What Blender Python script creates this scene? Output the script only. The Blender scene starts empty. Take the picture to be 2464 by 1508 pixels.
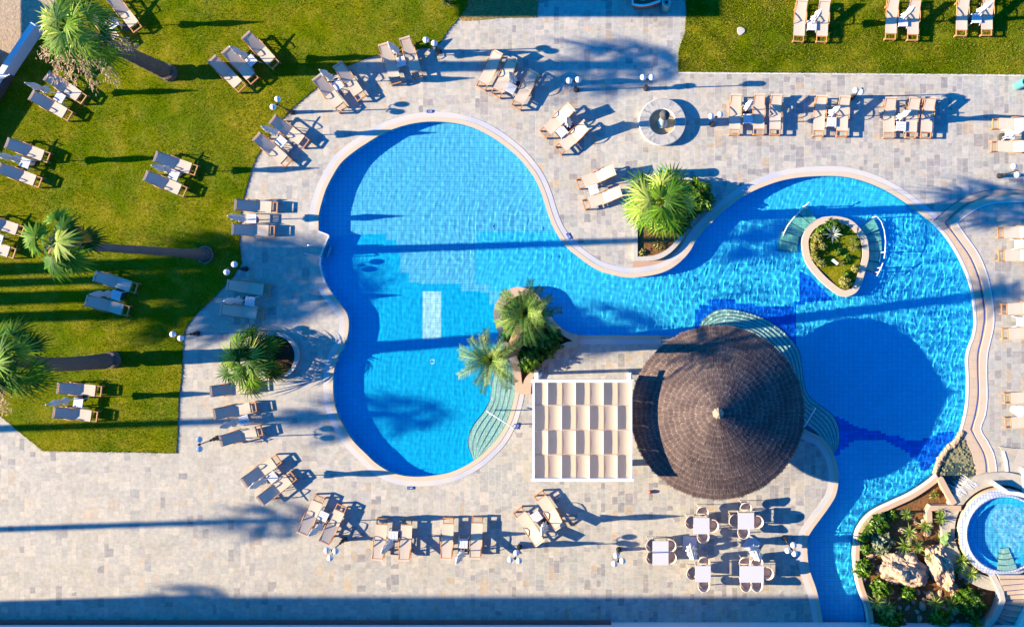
import bpy, bmesh, math, random
import numpy as np
from mathutils import Vector, Matrix
from mathutils.geometry import delaunay_2d_cdt
random.seed(7); RNG = np.random.default_rng(7)
sc = bpy.context.scene; COL = sc.collection
R = math.radians
# ---------------------------------------------------------------- survey: plan units of the aerial (2464 x 1508) -> metres
K = 50/2464; H = 44.0; NX, NY = 1490, 695
def W(x, y): return ((x-1232)*K, (754-y)*K)
def A(x, y, z=0.0):
    s = 1-z/H
    return W(NX+(x-NX)*s, NY+(y-NY)*s)
TO = {'1': (0, 0), '2': (606.9, 0), '3': (1213.8, 0), '4': (1821.4, 0), '5': (0, 371.3), '6': (606.9, 371.3), '7': (1213.8, 371.3), '8': (1821.4, 371.3),
      'a': (0, 742.5), 'b': (606.9, 742.5), 'c': (1213.8, 742.5), 'd': (1821.4, 742.5), 'e': (0, 1115.2), 'f': (606.9, 1115.2), 'g': (1213.8, 1115.2), 'h': (1821.4, 1115.2)}
def T(t, x, y): o = TO[t]; return (o[0]+x/3.835, o[1]+y/3.835)
def TL(t, *pts): return [T(t, *p) for p in pts]
# ---------------------------------------------------------------- camera
cam = bpy.data.objects.new('camera', bpy.data.cameras.new('camera')); COL.objects.link(cam); sc.camera = cam
cx, cy = W(NX, NY); cam.location = (cx, cy, H); cam.rotation_euler = (0, 0, 0)
cam.data.sensor_width = 36; cam.data.lens = 36*H/50; cam.data.shift_x = (1232-NX)/2464; cam.data.shift_y = -(754-NY)/2464
cam.data.clip_start = 1; cam.data.clip_end = 1500
# ---------------------------------------------------------------- light
EL, AZ = 21.3, 1.9     # sun height, and how far the shadows swing from +x towards +y
wd = bpy.data.worlds.new('World'); sc.world = wd; wd.use_nodes = True
nt = wd.node_tree; sky = nt.nodes.new('ShaderNodeTexSky'); sky.sky_type = 'NISHITA'; sky.sun_disc = False
sky.sun_elevation = R(EL); sky.sun_rotation = R(-90+AZ); sky.ozone_density = 3.0; sky.air_density = 1.2
mx = nt.nodes.new('ShaderNodeMix'); mx.data_type = 'RGBA'; mx.blend_type = 'MULTIPLY'; mx.inputs[0].default_value = 1
mx.inputs[7].default_value = (.0, .50, 1.15, 1)
nt.links.new(sky.outputs[0], mx.inputs[6]); nt.links.new(mx.outputs[2], nt.nodes['Background'].inputs[0]); nt.nodes['Background'].inputs[1].default_value = 0.085
sl = bpy.data.lights.new('sun', 'SUN'); sl.energy = 4.6; sl.angle = R(0.5); sl.color = (1.0, .83, .56)
sun = bpy.data.objects.new('sun', sl); COL.objects.link(sun)
sd = Vector((math.cos(R(EL))*math.cos(R(AZ)), math.cos(R(EL))*math.sin(R(AZ)), -math.sin(R(EL))))
sun.rotation_euler = sd.to_track_quat('-Z', 'Y').to_euler(); sun.location = (-30, 0, 40)
sl.cycles.is_caustics_light = True
vs = sc.view_settings; vs.view_transform = 'Standard'; vs.look = 'None'; vs.exposure = 2.08; vs.gamma = 1; vs.use_curve_mapping = False
sc.cycles.max_bounces = 16; sc.cycles.diffuse_bounces = 7; sc.cycles.glossy_bounces = 8; sc.cycles.transmission_bounces = 10; sc.cycles.transparent_max_bounces = 6
sc.cycles.caustics_refractive = True; sc.cycles.caustics_reflective = False; sc.cycles.use_denoising = True
# ---------------------------------------------------------------- materials
ALB = .70
class N:
    def __init__(s, name):
        s.m = bpy.data.materials.new(name); s.m.use_nodes = True; s.t = s.m.node_tree; s.b = s.t.nodes['Principled BSDF']
    def n(s, ty, **kw):
        d = s.t.nodes.new('ShaderNode'+ty)
        for k, v in kw.items(): setattr(d, k, v)
        return d
    def l(s, a, b): s.t.links.new(a, b)
    def set(s, sock, v):
        if isinstance(v, (int, float)): sock.default_value = v
        elif isinstance(v, tuple): sock.default_value = v
        else: s.l(v, sock)
    def math(s, op, a, b=0.0, c=None, clamp=False):
        d = s.n('Math', operation=op, use_clamp=clamp); s.set(d.inputs[0], a); s.set(d.inputs[1], b)
        if c is not None: s.set(d.inputs[2], c)
        return d.outputs[0]
    def mix(s, f, a, b, mode='MIX'):
        d = s.n('Mix', data_type='RGBA', blend_type=mode); s.set(d.inputs[0], f)
        s.set(d.inputs[6], a+(1,) if isinstance(a, tuple) and len(a) == 3 else a); s.set(d.inputs[7], b+(1,) if isinstance(b, tuple) and len(b) == 3 else b)
        return d.outputs[2]
    def noise(s, scale, detail=3, vec=None, rough=.6, out=0):
        d = s.n('TexNoise'); d.inputs['Scale'].default_value = scale; d.inputs['Detail'].default_value = detail; d.inputs['Roughness'].default_value = rough
        s.l(vec if vec is not None else s.obj(), d.inputs['Vector']); return d.outputs[out]
    def obj(s):
        if not hasattr(s, '_o'): s._o = s.n('TexCoord').outputs['Object']
        return s._o
    def ramp(s, f, stops, mode='LINEAR'):
        d = s.n('ValToRGB'); d.color_ramp.interpolation = mode; e = d.color_ramp.elements
        while len(e) < len(stops): e.new(.5)
        for i, (p, c) in enumerate(stops): e[i].position = p; e[i].color = c+(1,) if len(c) == 3 else c
        s.l(f, d.inputs[0]); return d.outputs[0]
    def mapr(s, v, a, b, c=0., d=1.):
        q = s.n('MapRange'); s.l(v, q.inputs[0])
        for i, x in enumerate((a, b, c, d)): q.inputs[i+1].default_value = x
        return q.outputs[0]
    def bump(s, h, st=.3, dist=.02):
        d = s.n('Bump'); d.inputs['Strength'].default_value = st; d.inputs['Distance'].default_value = dist; s.l(h, d.inputs['Height']); s.l(d.outputs[0], s.b.inputs['Normal'])
    def fin(s, col, rough=.6, spec=.4):
        k = 1.0 if s.m.name.startswith(('pool_tile', 'pool_wall', 'step_tile')) else ALB      # one scale for all surface albedos, set against the exposure
        s.set(s.b.inputs['Base Color'], s.mix(1.0, col, (k, k, k), 'MULTIPLY')); s.set(s.b.inputs['Roughness'], rough)
        s.b.inputs['Specular IOR Level'].default_value = spec; return s.m
MATS = {}
def simple(name, col, rough=.6, spec=.35, var=.12, scale=6., bump=0., bscale=40., rnd=0.0, metal=0, trans=0):
    q = N(name); f = q.noise(scale, 4)
    lo = tuple(c*(1-var) for c in col); hi = tuple(min(1, c*(1+var)) for c in col)
    c = q.mix(f, lo, hi)
    if rnd:
        oi = q.n('ObjectInfo').outputs['Random']
        c = q.mix(q.math('MULTIPLY', oi, rnd), c, tuple(x*.45 for x in col))
    if bump: q.bump(q.noise(bscale, 3), bump, .01)
    q.b.inputs['Metallic'].default_value = metal
    q.fin(c, rough, spec); MATS[name] = q.m; return q.m
def tinted(name, stops, rough=.6, spec=.3, transl=0.0, obj_rnd=0.0):      # colour from the mesh's own 'tint' attribute (one value per leaf / straw)
    q = N(name); a = q.n('Attribute', attribute_name='tint'); f = a.outputs['Fac']
    if obj_rnd: f = q.math('ADD', f, q.math('MULTIPLY', q.math('SUBTRACT', q.n('ObjectInfo').outputs['Random'], .5), obj_rnd), clamp=True)
    q.fin(q.ramp(f, stops), rough, spec)
    if transl:
        tr = q.n('BsdfTranslucent'); q.l(q.ramp(f, [(p, (min(1, c[0]*1.5), min(1, c[1]*1.5), c[2]*.6)) for p, c in stops]), tr.inputs[0])
        ms = q.n('MixShader'); ms.inputs[0].default_value = transl; out = q.t.nodes['Material Output']
        q.l(q.b.outputs[0], ms.inputs[1]); q.l(tr.outputs[0], ms.inputs[2]); q.l(ms.outputs[0], out.inputs['Surface'])
    MATS[name] = q.m; return q.m
def paving(name, tone=1.0, cw=.29, rot=0.0, warm=0.0):
    q = N(name); o = q.obj()
    if rot:
        mp = q.n('Mapping'); mp.inputs['Rotation'].default_value = (0, 0, rot); q.l(o, mp.inputs[0]); o = mp.outputs[0]
    s = q.n('SeparateXYZ'); q.l(o, s.inputs[0]); X, Y = s.outputs[0], s.outputs[1]
    xw = q.math('ADD', q.math('DIVIDE', X, cw), q.math('MULTIPLY', q.math('SINE', q.math('MULTIPLY', X, 2.9)), .28))
    xw = q.math('ADD', xw, q.math('MULTIPLY', q.math('SINE', q.math('MULTIPLY', X, 7.3)), .12))
    col = q.math('FLOOR', xw); fx = q.math('FRACT', xw)
    w1 = q.n('TexWhiteNoise', noise_dimensions='1D'); q.l(col, w1.inputs['W'])
    ln = q.math('ADD', .33, q.math('MULTIPLY', w1.outputs['Value'], .12))
    yw = q.math('ADD', q.math('DIVIDE', Y, ln), q.math('MULTIPLY', w1.outputs['Value'], 37.0))
    yw = q.math('ADD', yw, q.math('MULTIPLY', q.math('SINE', q.math('ADD', q.math('MULTIPLY', yw, 1.7), col)), .3))
    row = q.math('FLOOR', yw); fy = q.math('FRACT', yw)
    cb = q.n('CombineXYZ'); q.l(col, cb.inputs[0]); q.l(row, cb.inputs[1])
    w2 = q.n('TexWhiteNoise', noise_dimensions='2D'); q.l(cb.outputs[0], w2.inputs['Vector'])
    cb2 = q.n('CombineXYZ'); q.l(row, cb2.inputs[0]); q.l(col, cb2.inputs[1]); cb2.inputs[2].default_value = 4
    w3 = q.n('TexWhiteNoise', noise_dimensions='3D'); q.l(cb2.outputs[0], w3.inputs['Vector'])
    lt = [(0, (.45, .43, .385)), (.12, (.385, .40, .375)), (.26, (.52, .475, .41)), (.38, (.36, .385, .375)), (.5, (.50, .475, .43)), (.62, (.40, .385, .385)), (.74, (.46, .42, .34)), (.84, (.41, .42, .37)), (.965, (.48, .34, .20))]
    c = q.ramp(w2.outputs['Value'], lt, 'CONSTANT'); c = q.mix(q.mapr(X, -20., 2., .50, .0), c, (.50, .455, .40))
    pn = q.noise(.16, 2)                                               # stones get darker and more mixed towards the east side
    thr = q.math('SUBTRACT', q.math('SUBTRACT', .965, q.mapr(X, -8., 16., 0., .22)), q.math('MULTIPLY', q.math('SUBTRACT', pn, .45), .25))
    c = q.mix(1.0, c, q.ramp(w3.outputs['Value'], [(0, (.82, .84, .86)), (.5, (1.02, 1.02, 1.0)), (1, (1.24, 1.20, 1.12))]), 'MULTIPLY')
    dk = q.math('GREATER_THAN', w3.outputs['Value'], thr)
    dc = q.ramp(w2.outputs['Value'], [(0, (.20, .20, .225)), (.35, (.27, .275, .30)), (.6, (.16, .17, .20)), (.8, (.30, .285, .29))], 'CONSTANT')
    c = q.mix(dk, c, dc)
    e = q.math('MINIMUM', q.math('MULTIPLY', q.math('MINIMUM', fx, q.math('SUBTRACT', 1.0, fx)), cw), q.math('MULTIPLY', q.math('MINIMUM', fy, q.math('SUBTRACT', 1.0, fy)), ln))
    jt = q.math('LESS_THAN', e, .010)
    c = q.mix(q.math('MULTIPLY', jt, q.mapr(X, -14., -2., .35, .7)), c, q.mix(q.mapr(X, -14., -2.), (.34, .28, .23), (.64, .55, .45)))
    st = q.noise(5, 5, rough=.7); c = q.mix(.42, c, q.mix(q.mapr(st, .3, .7), (.30, .27, .24), (.72, .65, .57)))
    big = q.noise(.5, 4); c = q.mix(q.math('MULTIPLY', q.mapr(big, .5, .75), .30), c, (.38, .32, .22)); c = q.mix(q.math('MULTIPLY', q.mapr(q.noise(.9, 6, rough=.7), .56, .72), .35), c, (.26, .25, .22))
    if warm: c = q.mix(warm, c, (.58, .50, .38))
    if tone != 1: c = q.mix(1.0, c, (tone, tone, tone), 'MULTIPLY')
    q.bump(q.math('SUBTRACT', q.math('MULTIPLY', q.noise(18, 4), .6), jt), .25, .006)
    return q.fin(c, .75, .25)
def tiles(name, base, line, var=.1, px=.24, py=.12, lw=.011, rough=.25, polar=None):
    q = N(name); s = q.n('SeparateXYZ'); q.l(q.obj(), s.inputs[0])
    a = q.math('DIVIDE', s.outputs[0], px); b = q.math('DIVIDE', s.outputs[1], py); z = q.math('DIVIDE', s.outputs[2], py)
    fa, fb = q.math('FRACT', a), q.math('FRACT', b)
    e = q.math('MINIMUM', q.math('MULTIPLY', q.math('MINIMUM', fa, q.math('SUBTRACT', 1., fa)), px), q.math('MULTIPLY', q.math('MINIMUM', fb, q.math('SUBTRACT', 1., fb)), py))
    j = q.math('LESS_THAN', e, lw*.75)
    f2 = q.math('FRACT', q.math('DIVIDE', s.outputs[1], py*2)); e2 = q.math('MINIMUM', q.math('MULTIPLY', q.math('MINIMUM', fa, q.math('SUBTRACT', 1., fa)), px), q.math('MULTIPLY', q.math('MINIMUM', f2, q.math('SUBTRACT', 1., f2)), py*2)); j2 = q.math('LESS_THAN', e2, lw*1.7)
    cb = q.n('CombineXYZ'); q.l(q.math('FLOOR', a), cb.inputs[0]); q.l(q.math('FLOOR', b), cb.inputs[1]); q.l(q.math('FLOOR', z), cb.inputs[2])
    w = q.n('TexWhiteNoise', noise_dimensions='3D'); q.l(cb.outputs[0], w.inputs['Vector'])
    c = q.mix(w.outputs['Value'], tuple(x*(1-var) for x in base), tuple(min(1, x*(1+var)) for x in base))
    c = q.mix(q.math('MULTIPLY', j, .45), c, line); c = q.mix(q.math('MULTIPLY', j2, .42), c, line)
    return q.fin(c, rough, .3)
PAVE = paving('slate_paving'); PAVE_T = paving('slate_paving_terrace', .97, .33, 0, .08); PAVE_W = paving('pale_stone_walk', 1.0, .42, .4, .5)
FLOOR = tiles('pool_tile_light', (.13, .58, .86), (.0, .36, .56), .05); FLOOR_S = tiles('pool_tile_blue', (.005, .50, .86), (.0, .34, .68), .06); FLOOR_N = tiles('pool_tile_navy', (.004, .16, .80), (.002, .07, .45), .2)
FLOOR_R = tiles('pool_tile_azure', (.05, .60, .92), (.0, .40, .72), .06); FLOOR_W = tiles('pool_tile_white', (.50, .84, .92), (.2, .55, .7)); STEP = tiles('step_tile_green', (.44, .66, .52), (.16, .40, .42), .1, .12, .12, .008)
TEAL = tiles('step_tile_teal', (.22, .60, .46), (.03, .30, .32), .12, .24, .12, .009); WALLT = tiles('pool_wall_tile', (.03, .64, .90), (.0, .26, .6), .1, .24, .12)
NAVY = simple('navy_trim_tile', (.012, .04, .24), .3, .4)
def grate():
    q = N('overflow_grate'); s = q.n('SeparateXYZ'); q.l(q.obj(), s.inputs[0])
    u = q.n('Attribute', attribute_name='tint').outputs['Fac']
    f = q.math('FRACT', q.math('MULTIPLY', q.math('ADD', s.outputs[0], s.outputs[1]), 8.0)); g = q.math('FRACT', q.math('MULTIPLY', q.math('SUBTRACT', s.outputs[0], s.outputs[1]), 8.0))
    j = q.math('MAXIMUM', q.math('GREATER_THAN', f, .72), q.math('GREATER_THAN', g, .72))
    nz = q.noise(.35, 2); c = q.mix(q.math('MULTIPLY', j, .65), (.62, .585, .56), (.22, .32, .62)); c = q.mix(q.math('MULTIPLY', q.mapr(nz, .38, .52), .85), c, (.63, .58, .52))
    return q.fin(c, .5, .3)
GRATE = grate()
COPE = simple('sandstone_coping', (.62, .50, .37), .6, .3, .08, 3, .1, 30); COPE_W = simple('white_coping_edge', (.72, .70, .68), .5, .3, .06); TAN = simple('terracotta_tan_wall', (.58, .41, .28), .7, .25, .12, 2.5, .15, 25)
PINK = simple('pink_render_walk', (.50, .33, .245), .75, .2, .12, 3, .1, 20); STONEW = simple('pale_stone_wall', (.55, .50, .43), .8, .2, .18, 4, .2, 14); WALLWHITE = simple('white_painted_wall', (.74, .75, .76), .7, .2, .06, 3)
def bandtile():
    q = N('buff_step_tile'); f = q.n('TexBrick'); f.offset = .5; f.inputs['Scale'].default_value = 1; f.inputs['Brick Width'].default_value = .6; f.inputs['Row Height'].default_value = .45; f.inputs['Mortar Size'].default_value = .008
    f.inputs['Color1'].default_value = (.60, .46, .33, 1); f.inputs['Color2'].default_value = (.55, .43, .33, 1); f.inputs['Mortar'].default_value = (.40, .28, .2, 1); q.l(q.obj(), f.inputs['Vector'])
    return q.fin(q.mix(.3, f.outputs[0], q.mix(q.noise(3, 4), (.48, .36, .25), (.66, .52, .40))), .65, .25)
BAND = bandtile()
def grass(name, dry=.0):
    q = N(name); n1 = q.noise(13, 6, rough=.85); n2 = q.noise(.9, 7, rough=.72); n3 = q.noise(.2, 4); n4 = q.noise(3.6, 6, rough=.8); n5 = q.noise(48, 3, rough=.8)
    c = q.ramp(n1, [(.30, (.018, .036, .001)), (.44, (.075, .105, .001)), (.52, (.145, .170, .001)), (.60, (.23, .225, .008)), (.72, (.46, .40, .03))])
    c = q.mix(q.mapr(n4, .43, .57, 0, .8), c, q.mix(q.mapr(n1, .35, .65), (.026, .066, .001), (.105, .18, .001)))
    dryc = q.mix(q.mapr(n1, .34, .62), (.075, .065, .008), (.46, .36, .05))
    c = q.mix(q.math('MULTIPLY', q.mapr(n2, .47-dry*.3, .60-dry*.3), .85), c, dryc)
    c = q.mix(q.math('MULTIPLY', q.mapr(n3, .44, .56), .30), c, dryc)
    c = q.mix(.35, c, q.mix(q.mapr(n5, .35, .65), (.015, .03, .0), (.40, .42, .01)))
    if dry > .5: c = q.mix(.75, c, q.mix(q.mapr(n1, .35, .65), (.20, .11, .045), (.60, .40, .23)))
    q.bump(q.math('ADD', n1, q.math('MULTIPLY', n4, .8)), .9, .07); c = q.mix(1.0, c, q.mix(q.mapr(q.noise(.35, 5), .42, .58), (.72, .92, .8), (1.18, 1.12, .9)), 'MULTIPLY'); c = q.mix(q.math('MULTIPLY', q.mapr(q.noise(22, 5, rough=.9), .54, .62), .5), c, (.02, .045, .0)); return q.fin(c, 1.0, 0.0)
GRASS = grass('lawn_grass'); DRY = grass('dry_grass', 1.0)
def soil(name, a, b, sc_=9):
    q = N(name); n1 = q.noise(sc_, 6, rough=.75); c = q.ramp(n1, [(.3, a), (.7, b)]); q.bump(n1, .8, .06); return q.fin(c, .95, .1)
SOIL = soil('brown_soil', (.10, .045, .015), (.34, .17, .07)); SOILD = soil('dark_mulch', (.035, .018, .01), (.15, .07, .04), 16); SAND = soil('beach_sand', (.36, .26, .17), (.60, .47, .34), 7); GSOIL = soil('gravelly_ground', (.30, .24, .17), (.50, .42, .32), 3)
ISL = grass('island_groundcover'); ROCK = None
def rock(name, a, b, s=2.2):
    q = N(name); n1 = q.noise(s, 8, rough=.7); v = q.n('TexVoronoi'); v.inputs['Scale'].default_value = s*2.2; q.l(q.obj(), v.inputs['Vector'])
    c = q.ramp(n1, [(.28, tuple(x*.45 for x in a)), (.48, a), (.7, b)]); c = q.mix(.35, c, q.ramp(v.outputs[0], [(0., tuple(x*.5 for x in a)), (.3, b)])); q.bump(n1, .9, .12); return q.fin(c, .9, .15)
ROCK = rock('limestone_boulder', (.52, .34, .22), (.66, .47, .35)); ROCK_S = rock('small_stone', (.50, .31, .19), (.70, .50, .36), 5); ROCK_G = rock('wet_mossy_rock', (.13, .15, .07), (.42, .37, .24), 7)
WOOD = simple('teak_frame', (.62, .27, .10), .5, .4, .3, 14, .1, 30, rnd=.35); SLING = simple('beige_sling_fabric', (.92, .76, .60), .8, .15, .05, 2, .06, 120, rnd=.10)
PLASTIC = simple('white_plastic', (.80, .80, .82), .35, .5, .03); PARA = simple('white_parasol_cloth', (.78, .77, .77), .85, .15, .05, 5, .1, 20); POLE = simple('white_metal', (.84, .84, .85), .35, .5, .04)
BLACK = simple('black_cast_iron', (.018, .02, .028), .35, .5, .2); GLOBE = simple('opal_globe', (.84, .84, .84), .25, .5, .01); CONC = simple('dark_concrete', (.10, .09, .09), .8, .2, .2)
STEEL = simple('stainless_steel', (.62, .64, .70), .22, .5, .03, metal=.9); SHADE = simple('pergola_awning_cloth', (.84, .70, .55), .85, .15, .04, 3, .05, 60)
def translucent(m, f, col):   # woven cloth lets some light through
    t = m.node_tree; tr = t.nodes.new('ShaderNodeBsdfTranslucent'); tr.inputs[0].default_value = col+(1,); ms = t.nodes.new('ShaderNodeMixShader'); ms.inputs[0].default_value = f; t.links.new(t.nodes['Principled BSDF'].outputs[0], ms.inputs[1]); t.links.new(tr.outputs[0], ms.inputs[2]); t.links.new(ms.outputs[0], t.nodes['Material Output'].inputs['Surface'])
translucent(SHADE, .5, (.85, .66, .50)); translucent(PARA, .2, (.85, .85, .85)); translucent(SLING, .28, (.62, .52, .44)); TEALP = simple('teal_bin_paint', (.10, .42, .38), .4, .5, .15, 4)
TABLE = simple('light_grey_tabletop', (.60, .60, .66), .5, .35, .03); RATTAN = simple('beige_woven_rattan', (.78, .60, .48), .7, .25, .2, 30, .3, 60); BROWNW = simple('varnished_brown_wood', (.26, .11, .045), .4, .5, .35, 9, .1, 30)
TRUNK = simple('grey_palm_trunk', (.17, .125, .10), .9, .15, .4, 9, .7, 12)
def trunkmat(name, col):
    q = N(name); s_ = q.n('SeparateXYZ'); q.l(q.obj(), s_.inputs[0]); z = q.math('ADD', q.math('MULTIPLY', s_.outputs[2], 9.0), q.math('MULTIPLY', q.noise(3, 3), 2.2)); f = q.math('FRACT', z); n1 = q.noise(14, 5, rough=.8)
    c = q.mix(n1, tuple(x*.5 for x in col), tuple(x*1.5 for x in col)); c = q.mix(q.math('MULTIPLY', q.math('LESS_THAN', f, .28), .55), c, tuple(x*.35 for x in col)); q.bump(q.math('ADD', f, n1), .9, .05); return q.fin(c, .95, .1)
TRUNK = trunkmat('ringed_palm_trunk', (.26, .20, .17)); TRUNKD = simple('shaggy_date_trunk', (.24, .15, .09), .9, .15, .45, 12, .9, 14); REDP = simple('red_plastic', (.7, .10, .07), .4, .4, .05); BLUEP = simple('blue_plastic', (.02, .12, .42), .4, .4, .1)
FOUNT = simple('weathered_verdigris_stone', (.42, .50, .50), .7, .3, .25, 6, .2, 12); BASIN = soil('sandy_basin', (.42, .32, .19), (.56, .43, .27), 3); ROOFT = simple('dark_red_roof_coping', (.22, .10, .09), .7, .2, .2, 2); SIGNB = simple('blue_ceramic_sign', (.02, .06, .34), .3, .4, .05)
G = [(0, (.010, .035, .004)), (.35, (.03, .09, .006)), (.6, (.075, .17, .008)), (.8, (.15, .25, .02)), (1, (.42, .38, .14))]
FAN = tinted('fan_palm_leaf', [(0, (.012, .05, .003)), (.4, (.07, .19, .006)), (.7, (.20, .34, .015)), (1, (.52, .54, .14))], .6, .15, .25, .1)
DATE = tinted('date_palm_leaf', [(0, (.015, .06, .006)), (.4, (.055, .15, .015)), (.75, (.17, .28, .03)), (1, (.46, .48, .12))], .6, .2, .15, .1)
DEAD = tinted('dead_palm_leaf', [(0, (.35, .20, .05)), (1, (.75, .38, .03))], .7, .2, .2); LEAF = tinted('shrub_leaf', [(0, (.012, .055, .001)), (.5, (.06, .17, .002)), (1, (.24, .36, .01))], .45, .4, .2, .25)
GREYL = tinted('silvery_shrub_leaf', [(0, (.10, .14, .08)), (.6, (.28, .33, .20)), (1, (.48, .50, .34))], .6, .3, .15); YUC = tinted('yucca_leaf', [(0, (.05, .12, .01)), (.5, (.20, .34, .04)), (1, (.58, .60, .20))], .45, .4, .2, .2)
YELL = tinted('yellow_green_leaf', [(0, (.08, .11, .01)), (.5, (.25, .26, .04)), (1, (.55, .46, .16))], .6, .3, .2, .2); AGAVE = tinted('blue_agave_leaf', [(0, (.12, .17, .14)), (1, (.38, .44, .38))], .5, .3)
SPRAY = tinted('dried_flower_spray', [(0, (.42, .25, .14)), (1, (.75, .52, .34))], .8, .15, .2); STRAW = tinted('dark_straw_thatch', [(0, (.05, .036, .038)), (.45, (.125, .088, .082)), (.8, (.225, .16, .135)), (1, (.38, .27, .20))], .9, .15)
STRAWCAP = simple('pale_thatch_cap', (.42, .31, .22), .8, .2, .2, 20)
def watermat():
    m = bpy.data.materials.new('clear_water'); m.use_nodes = True; t = m.node_tree; t.nodes.clear()
    o = t.nodes.new('ShaderNodeOutputMaterial'); g = t.nodes.new('ShaderNodeBsdfGlass'); g.inputs['Roughness'].default_value = 0; g.inputs['IOR'].default_value = 1.33; g.inputs['Color'].default_value = (.93, .99, 1, 1)
    t.links.new(g.outputs[0], o.inputs[0]); return m
WATER = watermat()
# ---------------------------------------------------------------- object helpers
def props(o, label=None, cat=None, group=None, kind=None):
    for k, v in (('label', label), ('category', cat), ('group', group), ('kind', kind)):
        if v: o[k] = v
    return o
def link(name, me, mat=None, parent=None):
    o = bpy.data.objects.new(name, me); COL.objects.link(o)
    if mat is not None:
        for m in (mat if isinstance(mat, (list, tuple)) else [mat]): me.materials.append(m)
    if parent is not None: o.parent = parent
    return o
def empty(name, loc, rz=0, **kw):
    o = bpy.data.objects.new(name, None); COL.objects.link(o); o.location = loc; o.rotation_euler = (0, 0, rz); o.empty_display_size = .2
    return props(o, **kw)
def np_mesh(name, V, F, smooth=False, tint=None, mi=None):
    me = bpy.data.meshes.new(name); V = np.asarray(V, dtype=np.float32).reshape(-1, 3); F = np.asarray(F, dtype=np.int32); k = F.shape[1]; nf = len(F)
    me.vertices.add(len(V)); me.vertices.foreach_set('co', V.ravel()); me.loops.add(nf*k); me.loops.foreach_set('vertex_index', F.ravel())
    me.polygons.add(nf); me.polygons.foreach_set('loop_start', np.arange(nf, dtype=np.int32)*k); me.polygons.foreach_set('loop_total', np.full(nf, k, dtype=np.int32))
    if smooth: me.polygons.foreach_set('use_smooth', np.ones(nf, bool))
    if mi is not None: me.polygons.foreach_set('material_index', np.asarray(mi, dtype=np.int32))
    me.update(calc_edges=True)
    if tint is not None:
        a = me.attributes.new('tint', 'FLOAT', 'FACE'); a.data.foreach_set('value', np.asarray(tint, dtype=np.float32))
    return me
class MB:
    def __init__(s): s.v = []; s.f = []; s.mi = []; s.m = 0
    def add(s, vs, fs):
        b = len(s.v); s.v += [tuple(p) for p in vs]; s.f += [tuple(b+i for i in f) for f in fs]; s.mi += [s.m]*len(fs); return s
    def box(s, x0, x1, y0, y1, z0, z1, M=None):
        vs = [Vector((x, y, z)) for z in (z0, z1) for y in (y0, y1) for x in (x0, x1)]
        if M: vs = [M @ v for v in vs]
        return s.add(vs, [(0, 2, 3, 1), (4, 5, 7, 6), (0, 1, 5, 4), (2, 6, 7, 3), (0, 4, 6, 2), (1, 3, 7, 5)])
    def tube(s, pts, r, n=8, cap=True):
        pts = [Vector(p) for p in pts]; rs = r if isinstance(r, (list, tuple)) else [r]*len(pts); rings = []
        for i, p in enumerate(pts):
            d = (pts[min(i+1, len(pts)-1)]-pts[max(i-1, 0)]).normalized(); q = d.to_track_quat('Z', 'Y')
            rings.append([p+q @ Vector((math.cos(2*math.pi*k/n)*rs[i], math.sin(2*math.pi*k/n)*rs[i], 0)) for k in range(n)])
        vs = [v for g in rings for v in g]; fs = [(i*n+k, i*n+(k+1) % n, (i+1)*n+(k+1) % n, (i+1)*n+k) for i in range(len(pts)-1) for k in range(n)]
        if cap: fs += [tuple(range(n))[::-1], tuple((len(pts)-1)*n+k for k in range(n))]
        return s.add(vs, fs)
    def lathe(s, prof, n=24, c=(0, 0), wob=None):
        vs = []
        for j, (r, z) in enumerate(prof):
            for k in range(n):
                a = 2*math.pi*k/n; rr = r*(wob(a, j) if wob else 1); vs.append((c[0]+rr*math.cos(a), c[1]+rr*math.sin(a), z))
        fs = [(j*n+k, j*n+(k+1) % n, (j+1)*n+(k+1) % n, (j+1)*n+k) for j in range(len(prof)-1) for k in range(n)]
        return s.add(vs, fs)
    def prism(s, poly, z0, z1):     # poly in metres, any shape
        V, F = tri(poly); n = len(poly); base = len(V)
        s.add([(x, y, z1) for x, y in V], F)
        P = ccw(poly); s.add([(x, y, z0) for x, y in P]+[(x, y, z1) for x, y in P], [(i, (i+1) % n, n+(i+1) % n, n+i) for i in range(n)]); return s
    def build(s, name, mat, parent=None, smooth=False, bevel=0):
        me = bpy.data.meshes.new(name); me.from_pydata(s.v, [], s.f); me.polygons.foreach_set('material_index', s.mi); me.update()
        if smooth: me.polygons.foreach_set('use_smooth', [True]*len(me.polygons))
        o = link(name, me, mat, parent)
        if bevel:
            b = o.modifiers.new('bevel', 'BEVEL'); b.width = bevel; b.segments = 2; b.limit_method = 'ANGLE'
        return o
def area(P): return .5*sum(P[i][0]*P[(i+1) % len(P)][1]-P[(i+1) % len(P)][0]*P[i][1] for i in range(len(P)))
def ccw(P): return list(P) if area(P) > 0 else list(P)[::-1]
def inside(X, Y, P):
    X = np.asarray(X); Y = np.asarray(Y); c = np.zeros(X.shape, bool); n = len(P)
    for i in range(n):
        x1, y1 = P[i]; x2, y2 = P[(i+1) % n]
        if y1 == y2: continue
        m = ((y1 > Y) != (y2 > Y)) & (X < (x2-x1)*(Y-y1)/(y2-y1)+x1); c ^= m
    return c
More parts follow.
